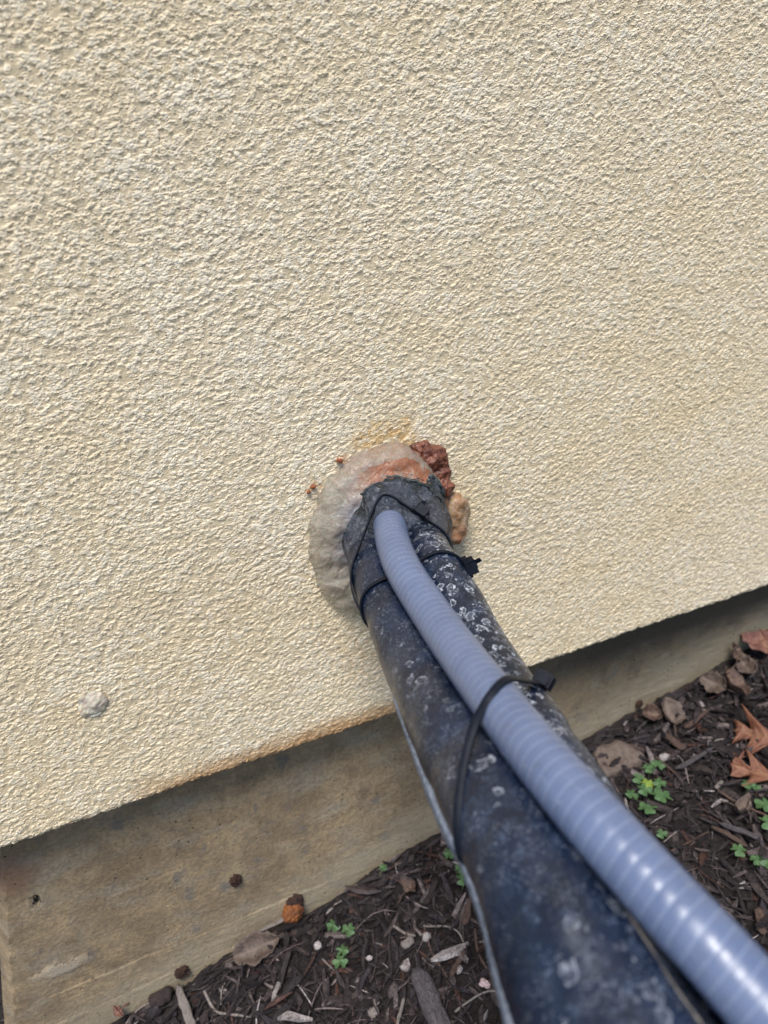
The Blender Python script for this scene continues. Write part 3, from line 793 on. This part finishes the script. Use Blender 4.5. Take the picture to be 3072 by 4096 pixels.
# ------------------------------------------------------------------ rusty stubs and lump on the foundation
RUST = simple('deep_rust', (.055, .020, .010), .85, (600, .0015), (.022, .012, .010), 300)
for px, py, r_, lab in ((943, 3522, .0034, 'dark rusty tie stub in the middle of the concrete face'), (729, 3890, .0040, 'reddish brown rusty tie stub low on the concrete by the mulch'),
                        (2557, 2816, .0026, 'small dark stub hole in the far concrete right of the conduit')):
    c = on_y(px, py, RB - .0012); o = lump('rusty_stub', (0, 0, 0), I3, (r_, .0007, r_ * 1.25), r_ * .8, 420, RUST, None, 4, True, px); o.location = tuple(c)
    tag(o, lab, 'metal stub', 'rusty stubs in the foundation')
ORG = simple('orange_crust', (.30, .10, .022), .6, (420, .002), (.15, .05, .018), 170, Subsurface_Weight=.2, Subsurface_Scale=.003)
c = on_y(1168, 3650, RB - .004)
o = lump('orange_lump', c, I3, (.0080, .0062, .0075), .0040, 120, ORG, None, 5, True, 3)
tag(o, 'bright orange brown crusty lump stuck low on the concrete above the mulch', 'foam')
c = on_y(1180, 3608, RB - .001)
o = lump('brown_flake', c, I3, (.0062, .0030, .0060), .003, 200, RUST, None, 4, True, 8)
tag(o, 'grey brown flaky crust on the concrete just above the orange lump', 'crust')

# ------------------------------------------------------------------ mulch
PAL = np.array([(.018, .013, .014), (.027, .020, .021), (.042, .031, .032), (.036, .029, .033), (.066, .050, .049), (.10, .078, .075), (.17, .14, .135), (.07, .034, .026), (.28, .25, .245)])
PW = np.array([.20, .20, .17, .14, .11, .055, .035, .03, .022]); PW /= PW.sum()
def mulch():
    V, Fc, C = [], [], []
    nv = 0
    def add(vs, fs, col):
        nonlocal nv
        V.extend(vs); Fc.extend([tuple(i + nv for i in f) for f in fs]); C.extend([col] * len(vs)); nv += len(vs)
    def frame(x, y, L, tiltmax=.35):
        yaw = random.uniform(0, math.pi * 2); tilt = random.gauss(0, tiltmax)
        if y > .02 - L * .5 and x > -.17: yaw = random.gauss(0, .15 + .5 * max(0, (.02 - y) / (L * .5))) + random.choice((0, math.pi))
        d = np.array([math.cos(yaw) * math.cos(tilt), math.sin(yaw) * math.cos(tilt), math.sin(tilt)])
        d[2] += GS * d[0]; d /= np.linalg.norm(d)
        roll = random.gauss(0, .6); u = np.array([-GS, 0, 1.0]); s_ = np.cross(d, u); s_ /= np.linalg.norm(s_); u = np.cross(s_, d)
        s2 = s_ * math.cos(roll) + u * math.sin(roll); u2 = u * math.cos(roll) - s_ * math.sin(roll)
        return d, s2, u2
    def place(i, n, wide):
        if wide and i % 2: return -.17 - .45 * random.random(), random.uniform(-.5, .5)
        if wide: return random.uniform(-.5, 1.5), -random.uniform(.30, 1.0)
        return random.uniform(-.16, .86), .024 - .40 * random.random() ** 1.15
    for wide, cnt in ((False, 17000), (True, 6500)):
        for i in range(cnt):
            x, y = place(i, cnt, wide); kind = random.random()
            col = PAL[rng.choice(9, p=PW)] * random.uniform(.7, 1.3)
            z = gheight(x, y) + abs(random.gauss(0, .0035)) + .0005
            c = np.array([x, y, z])
            if kind < .52:      # splinter
                L = random.choice((.006, .010, .014, .020, .028)) * random.uniform(.7, 1.3); W = L * random.uniform(.09, .26); T = W * random.uniform(.3, .7)
                d, s_, u = frame(x, y, L); bend = random.gauss(0, .06) * L; vs = []
                ks = (-.5, -.2, .15, .5)
                for k in ks:
                    ww = W * (.35 if abs(k) == .5 else 1) * random.uniform(.75, 1.15); tt = T * (.4 if abs(k) == .5 else 1)
                    o_ = c + d * (k * L) + u * bend * (1 - 4 * k * k) + s_ * random.gauss(0, W * .12)
                    vs += [o_ - s_ * ww / 2 - u * tt / 2, o_ + s_ * ww / 2 - u * tt / 2, o_ + s_ * ww * .42 + u * tt / 2, o_ - s_ * ww * .42 + u * tt / 2]
                fs = [(0, 3, 2, 1), (12, 13, 14, 15)]
                for m in range(3):
                    for k in range(4): fs.append((m * 4 + k, m * 4 + (k + 1) % 4, m * 4 + 4 + (k + 1) % 4, m * 4 + 4 + k))
                add(vs, fs, col)
            elif kind < .78:    # flake
                L = random.uniform(.004, .0125); d, s_, u = frame(x, y, L); n = random.choice((5, 6, 7)); T = random.uniform(.0006, .002)
                el_ = random.uniform(.45, .9); top, bot = [], []
                for k in range(n):
                    a = 2 * math.pi * k / n + random.gauss(0, .2); r_ = L * random.uniform(.35, .6)
                    p = c + d * r_ * math.cos(a) + s_ * r_ * el_ * math.sin(a); top.append(p + u * (T / 2 + random.gauss(0, T * .2))); bot.append(p - u * T / 2)
                fs = [tuple(range(n)), tuple(range(2 * n - 1, n - 1, -1))] + [(k, n + k, n + (k + 1) % n, (k + 1) % n) for k in range(n)]
                add(top + bot, fs, col)
            else:               # shredded fibre
                L = random.uniform(.010, .040); d, s_, u = frame(x, y, L, .18); w_ = random.uniform(.0002, .00075); m = 6; A_ = random.gauss(0, .14) * L; B_ = random.gauss(0, .08) * L; ph = random.uniform(0, 6)
                vs = []
                for k in range(m):
                    t = k / (m - 1) - .5; o_ = c + d * L * t + s_ * A_ * math.sin(3 * t + ph) + u * (B_ * math.cos(4 * t + ph) + .001)
                    o_ = np.array([o_[0], min(o_[1], .0275) if x > -.17 else o_[1], o_[2]])
                    ww = w_ * (1 if abs(t) < .45 else .4)
                    vs += [o_ + ww * u, o_ + ww * (-.5 * u + .87 * s_), o_ + ww * (-.5 * u - .87 * s_)]
                fs = [(m_ * 3 + k, m_ * 3 + (k + 1) % 3, m_ * 3 + 3 + (k + 1) % 3, m_ * 3 + 3 + k) for m_ in range(m - 1) for k in range(3)]
                add(vs, fs, col * random.uniform(1.1, 2.0))
    V = np.array(V); V[:, 1] = np.where(V[:, 0] > -.165, np.minimum(V[:, 1], .0288), V[:, 1])
    o = mesh_obj('mulch', V, Fc, CHIP, None, False); cattr(o, 'tint', np.array(C)); o['kind'] = 'stuff'
    return o
mulch()

# ------------------------------------------------------------------ loose things lying on the mulch
def gp(px, py, lift=.003):
    p = on_g(px, py); p[2] = gheight(p[0], p[1]) + lift; p[1] = min(p[1], .026); return p
def wood_mat(name, a, b, rough=.8):
    s = NT(name); v = s.n('Mapping', _in={'Vector': s.n('TexCoord', 'Generated'), 'Scale': (1.6, 14, 9)})
    g = s.noise(v, 2.2, 6, .7, .4); co = s.co()
    c = s.mix(s.ramp(g, .36, .64), a, b); c = s.mix(s.ma('MULTIPLY', s.ramp(s.noise(co, 330, 4, .7), .5, .7), .6), c, tuple(k * .3 for k in a))
    s.set(Base_Color=c, Roughness=rough, Specular_IOR_Level=.3, Normal=s.bump(s.ma('ADD', g, s.ma('MULTIPLY', s.noise(co, 800, 4), .5)), .0012))
    return s.m
W_PALE = wood_mat('weathered_wood', (.20, .165, .145), (.36, .31, .28))
W_BRN = wood_mat('brown_wood', (.075, .045, .036), (.15, .098, .078))
W_DRK = wood_mat('dark_bark', (.028, .019, .017), (.075, .055, .052))
W_GREY = wood_mat('grey_bark', (.05, .04, .042), (.15, .13, .135))
def chunk(name, a, b, w0, w1, th, mat, label, cat, group=None, seed=0, rag=.34, lift=.004, n=18, m=14):
    """split piece of wood from pixel a to pixel b with ragged ends; real widths in metres"""
    A = gp(*a, lift); B = gp(*b, lift); d = B - A; L = np.linalg.norm(d); d /= L
    u = np.array([-GS, 0, 1.0]); s_ = np.cross(d, u); s_ /= np.linalg.norm(s_); u = np.cross(s_, d)
    V, q = [], []
    for i in range(n):
        t = i / (n - 1); w_ = (w0 + (w1 - w0) * t) / 2; e = min(1, min(t, 1 - t) * 7 + .35)
        bend = .05 * L * noise.noise(Vector((seed, t * 1.5, 0)))
        for k in range(m):
            a_ = 2 * math.pi * k / m; cx_, sx_ = math.cos(a_), math.sin(a_)
            sq = .9 / max(abs(cx_), abs(sx_)) ** .6
            rr_ = 1 + rag * noise.noise(Vector((seed * 3 + cx_ * 1.5, t * 5, sx_ * 1.5))) + .10 * noise.noise(Vector((seed + cx_ * 5, t * 2, sx_ * 5)))
            endj = (rag * .35 * L * noise.noise(Vector((k * .9, seed, 0))) if i in (0, n - 1) else 0)
            V.append(A + d * (t * L + endj) + s_ * (cx_ * w_ * sq * rr_ * e + bend) + u * (sx_ * th / 2 * sq * rr_ * e))
    for i in range(n - 1):
        for k in range(m): q.append((i * m + k, i * m + (k + 1) % m, (i + 1) * m + (k + 1) % m, (i + 1) * m + k))
    V = np.array(V); V[:, 1] = np.minimum(V[:, 1], .0285)
    c = A.copy(); loc = Matrix(((d[0], s_[0], u[0], c[0]), (d[1], s_[1], u[1], c[1]), (d[2], s_[2], u[2], c[2]), (0, 0, 0, 1)))
    Vl = [tuple(loc.inverted() @ Vector(v)) for v in V]
    o = mesh_obj(name, Vl, caps(q, n, m), mat); o.matrix_world = loc
    return tag(o, label, cat, group)
GW = 'pieces of split wood lying in the mulch'
chunk('wood_piece', (1662, 3905), (1790, 4180), .016, .018, .006, W_GREY, 'broad grey slab of bark left of the big black pipe', 'bark', GW, 1, lift=.009)
chunk('wood_piece', (716, 3952), (775, 4130), .0068, .0085, .004, W_PALE, 'pale upright split stake beside the concrete, lower left of the mulch', 'wood chip', GW, 2, lift=.012)
chunk('wood_piece', (935, 3860), (1172, 3712), .0035, .003, .003, W_BRN, 'long brown stick leaning along the foot of the concrete', 'stick', GW, 3, lift=.008)
chunk('wood_piece', (1000, 3790), (1150, 3700), .0035, .0045, .002, W_PALE, 'thin greyish lath just above the long brown stick at the concrete', 'stick', GW, 4, lift=.012)
chunk('wood_piece', (1700, 3640), (1752, 3545), .007, .005, .004, W_DRK, 'dark tapering bark strip left of the frosted pipe edge', 'bark', GW, 5, lift=.008)
chunk('wood_piece', (1855, 3740), (1880, 3630), .0075, .006, .004, W_BRN, 'short brown block of wood close beside the frosted pipe edge', 'wood chip', GW, 6, lift=.010)
chunk('wood_piece', (1610, 3815), (1655, 3780), .0085, .007, .005, W_PALE, 'chunky whitish chip in the middle of the mulch', 'wood chip', GW, 7, lift=.009)
chunk('wood_piece', (1478, 4085), (1515, 4055), .0080, .0075, .005, W_PALE, 'squarish white chip near the bottom edge of the mulch', 'wood chip', GW, 8, lift=.009)
chunk('wood_piece', (1805, 3930), (1860, 3830), .0055, .004, .003, W_BRN, 'brown forked looking splinter above the pink pebble', 'wood chip', GW, 9, lift=.009)
chunk('wood_piece', (1590, 4130), (1618, 4010), .003, .0028, .0025, W_PALE, 'slim pale splinter standing near the grey bark slab', 'wood chip', GW, 10, lift=.010)
chunk('wood_piece', (600, 4000), (690, 3955), .019, .016, .010, W_DRK, 'nearly black lump of bark against the concrete at lower left', 'bark', GW, 11, lift=.008, rag=.35)
chunk('wood_piece', (2655, 2950), (2735, 3020), .0075, .008, .004, W_BRN, 'tan split chip right of the far square cable tie head', 'wood chip', GW, 12, lift=.010)
chunk('wood_piece', (2735, 2925), (2830, 2875), .006, .004, .003, W_BRN, 'brown bent stick piece in front of the far concrete', 'stick', GW, 13, lift=.010)
chunk('wood_piece', (2700, 3085), (2850, 3030), .005, .0035, .003, W_GREY, 'grey splintered stick above the clover patch', 'stick', GW, 14, lift=.010)
chunk('wood_piece', (2855, 3190), (2885, 3150), .004, .0035, .003, W_PALE, 'short tan chip lying between the clover patch and the oak leaves', 'wood chip', GW, 15, lift=.008)
chunk('wood_piece', (2840, 3340), (2985, 3400), .0035, .005, .003, W_BRN, 'yellowish brown splinter right of the clover patch', 'wood chip', GW, 16, lift=.008)
chunk('wood_piece', (2870, 3335), (3030, 3375), .004, .0055, .004, W_GREY, 'grey weathered strip of bark right of the conduit', 'bark', GW, 17, lift=.012)
chunk('wood_piece', (3030, 3660), (3045, 3760), .008, .0065, .004, W_BRN, 'brown fibrous chip at the right edge beside the conduit', 'wood chip', GW, 18, lift=.008)

def twig(pxs, r0, r1, mat, label, cat='twig', group='thin twigs lying on the mulch', lifts=None):
    P = np.array([gp(x, y, .006 if lifts is None else lifts[i]) for i, (x, y) in enumerate(pxs)])
    Q = catmull(P, 6); Q[:, 2] += np.array([.001 * noise.noise(Vector(q) * 160) for q in Q]); Q[:, 1] = np.minimum(Q[:, 1], .027)
    rd = np.linspace(r0, r1, len(Q)) * np.array([1 + .25 * noise.noise(Vector(q) * 400) for q in Q])
    c = Q[0].copy(); V_, q_, m_, n_ = path_tube(Q - c, rd, 7)
    o = mesh_obj('twig', V_, caps(q_, m_, n_), mat); o.location = tuple(c)
    return tag(o, label, cat, group)
twig([(1575, 3725), (1620, 3745), (1662, 3765)], .0013, .0010, W_PALE, 'short pale twig in the open mulch above the white chip')
twig([(1695, 3735), (1780, 3738), (1830, 3760), (1855, 3792)], .0009, .0006, W_PALE, 'thin arching twig left of the frosted pipe edge')
twig([(1700, 3750), (1730, 3840), (1790, 3925)], .0012, .0008, W_BRN, 'brown twig running down beside the arching one')
twig([(1898, 3740), (1915, 3830), (1965, 3920), (2010, 3990)], .0014, .0010, W_BRN, 'long brown twig hugging the lower left side of the big pipe')
twig([(1820, 4065), (1880, 4015), (1950, 3985), (2010, 3982)], .0010, .0007, W_PALE, 'pale curved twig below the pink pebble')
twig([(820, 3975), (860, 4040), (930, 4070), (1010, 4085)], .0014, .0008, W_PALE, 'pale forked rootlet at the bottom left of the mulch')
twig([(885, 4025), (890, 3975), (905, 3955)], .0008, .0005, W_PALE, 'little upright pale twig beside the forked rootlet')
twig([(1290, 3850), (1330, 3880), (1345, 3895)], .0007, .0005, W_PALE, 'tiny pale twig left of the clover column')
twig([(1555, 3540), (1600, 3550), (1625, 3570)], .0012, .0009, W_BRN, 'brown twig below the concrete with a green sprout')
twig([(2520, 3000), (2600, 3020), (2680, 3075), (2720, 3110)], .0011, .0008, W_BRN, 'arched brown twig right of the tan stone')
twig([(2865, 3190), (2940, 3225), (3040, 3260), (3110, 3290)], .0013, .0010, W_BRN, 'straight brown twig below the lower oak leaf')
twig([(2740, 3320), (2690, 3360), (2650, 3395)], .0008, .0006, W_PALE, 'fine pale twig below the clover patch')
twig([(2860, 3020), (2855, 2985), (2900, 2975), (2990, 2965)], .0011, .0006, W_PALE, 'thin hooked pale stalk left of the upper oak leaf')
twig([(2680, 3430), (2770, 3380), (2830, 3350)], .0009, .0006, W_BRN, 'slim brown twig close to the right side of the conduit')

def stone(px, py, r, mat, label, cat='pebble', group='small pale pebbles in the mulch', sc=(1, .85, .7), lift=.006, seed=1):
    c = gp(px, py, lift); o = lump('pebble', (0, 0, 0), I3, (r * sc[0], r * sc[1], r * sc[2]), r * .75, .42 / r, mat, None, 4, seed=seed)
    o.location = tuple(c); return tag(o, label, cat, group)
ST_W = simple('pale_stone', (.36, .32, .30), .7, (500, .0012), (.22, .18, .17)); ST_P = simple('pink_stone', (.58, .42, .40), .55, (500, .0004), (.50, .35, .33)); ST_T = simple('tan_stone', (.17, .125, .10), .8, (300, .002), (.10, .07, .055))
stone(1938, 3962, .0044, ST_P, 'smooth pinkish pebble beside the foot of the frosted pipe edge', sc=(1.2, .8, .7), seed=2)
stone(1712, 3788, .0042, ST_W, 'rounded cream pebble right of the chunky whitish chip', seed=3)
stone(1620, 3890, .0032, ST_W, 'small rough white pebble above the grey bark slab', seed=6)
stone(2545, 3030, .0045, ST_W, 'small whitish pebble right of the tan stone', seed=8)
stone(2655, 3030, .0036, ST_W, 'dull beige pebble between the tan stone and the split chip', seed=9)
o = stone(2452, 3060, .019, ST_T, 'large tan stone half hidden behind the conduit at the foot of the concrete', 'stone', None, (1.25, .8, .55), .002, 10)
o.name = 'stone'; 

def leaf_mat(name, a, b, vein):
    s = NT(name); co = s.co(); gen = s.n('TexCoord', 'Object')
    c = s.mix(s.ramp(s.noise(co, 190, 5, .65), .35, .65), a, b); c = s.mix(s.attr('vein'), c, vein)
    c = s.mix(s.ma('MULTIPLY', s.ramp(s.noise(co, 480, 3), .6, .7), .5), c, tuple(k * .3 for k in a))
    s.set(Base_Color=c, Roughness=.6, Specular_IOR_Level=.35, Normal=s.bump(s.noise(co, 420, 4), .0008)); return s.m
LF_TAN = leaf_mat('tan_dry_leaf', (.075, .052, .042), (.13, .095, .075), (.17, .125, .1)); LF_BRN = leaf_mat('brown_dry_leaf', (.058, .036, .030), (.115, .072, .056), (.2, .13, .09))
LF_RED = leaf_mat('reddish_dry_leaf', (.13, .055, .045), (.20, .095, .075), (.3, .16, .1)); LF_OAK = leaf_mat('orange_oak_leaf', (.13, .050, .030), (.20, .082, .046), (.27, .14, .08))
def leaf(name, px_tip, px_base, width, mat, label, lobes=0, curl=.3, roll=0.0, lift=.008, group=None, cat='leaf', seed=0, depth=.75):
    A = gp(*px_base, lift); B = gp(*px_tip, lift + .003); d = B - A; L = np.linalg.norm(d); d /= L
    u = np.array([-GS, -.15, 1.0]); s_ = np.cross(d, u); s_ /= np.linalg.norm(s_); u = np.cross(s_, d)
    s_, u = s_ * math.cos(roll) + u * math.sin(roll), u * math.cos(roll) - s_ * math.sin(roll)
    n, m = (64 if lobes else 22), 11; V, ve = [], []
    for i in range(n):
        t = i / (n - 1); env = math.sin(math.pi * min(1, t * .96 + .03)) ** .7 * (1.0 if not lobes else .55 + .6 * math.sin(math.pi * t))
        wv_ = env * (1 + .45 * noise.noise(Vector((t * 3.5, seed * 1.7, 0))) + .14 * noise.noise(Vector((t * 14, seed, 3))))
        if lobes:
            ph = (t * lobes) % 1.0; tri = 1 - abs(ph - .5) * 2
            wv_ = env * ((1 - depth) + depth * max(0, tri) ** 1.3 * (1 + .25 * noise.noise(Vector((t * 9, seed, 0)))))
        for k in range(m):
            v = (k / (m - 1) - .5) * 2; w_ = width / 2 * wv_ * v * (1 + .25 * noise.noise(Vector((t * 6, seed + (9 if v > 0 else 0), 1))))
            fwd = (.75 * abs(w_) if lobes else 0)
            hgt = curl * width * (v * v * wv_ * .5) + .10 * L * curl * (2 * t - 1) ** 2 * 2 + .22 * width * noise.noise(Vector((t * 3, v * 1.6, seed))) + .05 * width * noise.noise(Vector((t * 11, v * 5, seed)))
            V.append(d * (t * L + fwd) + s_ * w_ + u * hgt)
            side = abs(v) * 5 - t * 9
            ve.append(.8 if k == m // 2 else (.35 if abs((side % 1) - .5) < .12 else 0))
    o = np_mesh(name, np.array(V), grid_faces(n, m), mat); fattr(o, 'vein', ve)
    o.location = tuple(A)
    md = o.modifiers.new('thick', 'SOLIDIFY'); md.thickness = .0004
    tag(o, label, cat, group)
    # stalk
    pts = [np.array([0, 0, 0]) + d * L * .02 - d * .012 * k / 5 + u * .0015 * math.sin(k) for k in range(6)]
    V_, q_, m_, n_ = path_tube(pts, .0006, 6)
    mesh_obj('stalk', V_, caps(q_, m_, n_), mat, o)
    return o
GL = 'dry fallen leaves on the mulch'
leaf('dry_leaf', (1130, 3800), (950, 3872), .026, LF_TAN, 'curled tan dry leaf below the stick at the foot of the concrete', 0, .55, -.35, .009, GL, seed=1)
leaf('dry_leaf', (2650, 2850), (2690, 2925), .030, LF_TAN, 'pale curled leaf leaning on the far concrete, nearest the conduit', 0, .6, -.5, .012, GL, seed=2)
leaf('dry_leaf', (2560, 2900), (2640, 2890), .020, LF_BRN, 'brown crumpled leaf between the tan stone and the pale curled leaf', 0, .8, .3, .010, GL, seed=21)
leaf('dry_leaf', (2800, 2760), (2900, 2800), .022, LF_TAN, 'tan leaf on its edge under the far concrete', 0, .8, .6, .012, GL, seed=3)
leaf('dry_leaf', (2895, 2615), (2935, 2690), .030, LF_BRN, 'dark brown pointed leaf standing against the far concrete', 0, .5, -.9, .018, GL, seed=4)
leaf('dry_leaf', (3030, 2590), (3060, 2680), .034, LF_RED, 'reddish dry leaf at the right edge by the concrete', 0, .5, .3, .018, GL, seed=5)
leaf('dry_leaf', (2960, 2860), (2890, 2740), .022, LF_BRN, 'long narrow brown leaf sloping away from the far concrete', 0, .9, .5, .014, GL, seed=6)
leaf('dry_leaf', (3010, 2760), (2960, 2700), .020, LF_TAN, 'small pale leaf beside the reddish leaf', 0, .8, -.3, .016, GL, seed=7)
leaf('dry_leaf', (2985, 3290), (2930, 3260), .022, LF_TAN, 'light tan curled leaf among the clovers at the right', 0, .9, .4, .010, GL, seed=8)
leaf('dry_leaf', (420 + 60, 4120), (500, 4075), .012, LF_RED, 'small rust red leaf tip at the very bottom left of the mulch', 0, .5, .2, .014, GL, seed=9)
leaf('dry_leaf', (1660, 3560), (1625, 3600), .014, LF_BRN, 'small reddish brown leaf near the sprouting twig', 0, .5, .2, .010, GL, seed=10)
leaf('oak_leaf', (2925, 2965), (3190, 3000), .055, LF_OAK, 'orange pointed oak leaf at the right edge, upper of two', 3, .12, .1, .010, 'orange oak leaves', seed=11, depth=.85)
leaf('oak_leaf', (2912, 3100), (3190, 3150), .042, LF_OAK, 'orange pointed oak leaf at the right edge, lower of two', 3, .12, -.1, .009, 'orange oak leaves', seed=12, depth=.85)

# ---- clover
def clover_mat():
    s = NT('clover_green'); co = s.co()
    c = s.mix(s.ramp(s.noise(co, 260, 3), .3, .7), (.050, .105, .038), (.092, .165, .068))
    s.set(Base_Color=c, Roughness=.5, Specular_IOR_Level=.35, Subsurface_Weight=.15, Subsurface_Scale=.002, Normal=s.bump(s.noise(co, 700, 3), .0003)); return s.m
CLV = clover_mat(); CLV2 = simple('yellowish_clover', (.22, .30, .05), .5, (500, .0003), (.16, .25, .04))
CSTEM = simple('clover_stem', (.13, .17, .07), .6)
def clover(px, py, size, label, mat=CLV, n=3, yaw=None):
    c = gp(px, py, .004); hgt = random.uniform(.005, .012)
    # the leaf head sits at the sighted point, its stem reaches down from it
    root = empty('clover', c, random.uniform(0, 6.28) if yaw is None else yaw)
    tag(root, label, 'clover', 'small green clovers sprouting in the mulch')
    top = Vector((0, 0, hgt)); pts = [np.array([.003 * math.sin(k * .5), .002 * k / 5, -.006 + (hgt + .006) * k / 5]) for k in range(6)]
    pts[-1] = np.array(top); V_, q_, m_, n_ = path_tube(pts, .00035, 6)
    mesh_obj('stem', V_, caps(q_, m_, n_), CSTEM, root)
    for k in range(n):
        a = 2 * math.pi * k / n + random.gauss(0, .12); r_ = size * random.uniform(.88, 1.1); dr = random.uniform(-.25, .1)
        V, q = [], []
        N1, N2 = 7, 9
        for i in range(N1):
            t = i / (N1 - 1)
            for j in range(N2):
                v = (j / (N2 - 1) - .5) * 2
                wd = .62 * math.sin(math.pi * min(1, t * .62 + .02)) ** .8
                ln = t * (1 - .0 * v) - .20 * t ** 5 * (1 - abs(v)) ** 1.4 - .10 * t ** 4 * abs(v) ** 3
                x, y = ln * r_, v * wd * r_
                z = abs(v) * wd * r_ * .28 + dr * x - .12 * x * t
                ca_, sa_ = math.cos(a), math.sin(a); V.append((top.x + x * ca_ - y * sa_, top.y + x * sa_ + y * ca_, top.z + z))
        for i in range(N1 - 1):
            for j in range(N2 - 1): q.append((i * N2 + j, i * N2 + j + 1, (i + 1) * N2 + j + 1, (i + 1) * N2 + j))
        mesh_obj('leaflet', V, q, mat, root)
    return root
cl = [(1333, 3712, .0062, 'clover left of a pair, in the mulch below the orange lump'), (1396, 3738, .0060, 'clover right of a pair, in the mulch below the orange lump'),
      (1372, 3815, .0058, 'upper clover of the close column left of the white chip'), (1364, 3868, .0068, 'biggest and lowest clover of the close column left of the white chip'),
      (1538, 3528, .0040, 'tiny sprout on the twig by the foot of the concrete'), (1800, 3462, .0062, 'clover just left of the big pipe, upper one'),
      (1842, 3528, .0055, 'clover half hidden by the frosted pipe edge, middle one'), (1850, 3575, .0062, 'clover half hidden by the frosted pipe edge, lowest one'),
      (2630, 3073, .0062, 'topmost clover of the patch right of the conduit'), (2590, 3100, .0060, 'second clover down in the patch right of the conduit'),
      (2550, 3135, .0064, 'clover of the patch right of the conduit, above its left end'), (2586, 3166, .0062, 'yellowish clover in the middle of the patch'),
      (2636, 3156, .0060, 'clover at the right side of the patch, level with the yellowish one'), (2524, 3210, .0066, 'leftmost clover of the patch, touching the conduit edge'),
      (2572, 3212, .0072, 'broad clover at the centre of the lower patch'), (2642, 3228, .0092, 'largest clover of the patch, at its lower right'),
      (2584, 3276, .0084, 'lowest clover of the patch, alone below the others'), (2986, 3178, .0064, 'dull clover below the lower oak leaf, left of a pair'),
      (3010, 3155, .0060, 'dull clover below the lower oak leaf, right of a pair'), (3058, 3230, .0085, 'clover at the right edge beside the tan curled leaf'),
      (3062, 3325, .0080, 'clover at the right edge below the tan curled leaf'), (2945, 3447, .0066, 'pale clover alone right of the conduit'),
      (3020, 3468, .0056, 'clover right of the pale lone one, small'), (3064, 3480, .0072, 'lowest clover at the right edge of the photo'),
      (2640, 3375, .0050, 'small clover peeping out beside the conduit')]
for i, (px, py, sz, lab) in enumerate(cl): clover(px, py, sz, lab, CLV2 if 'yellowish clover' in lab else CLV)
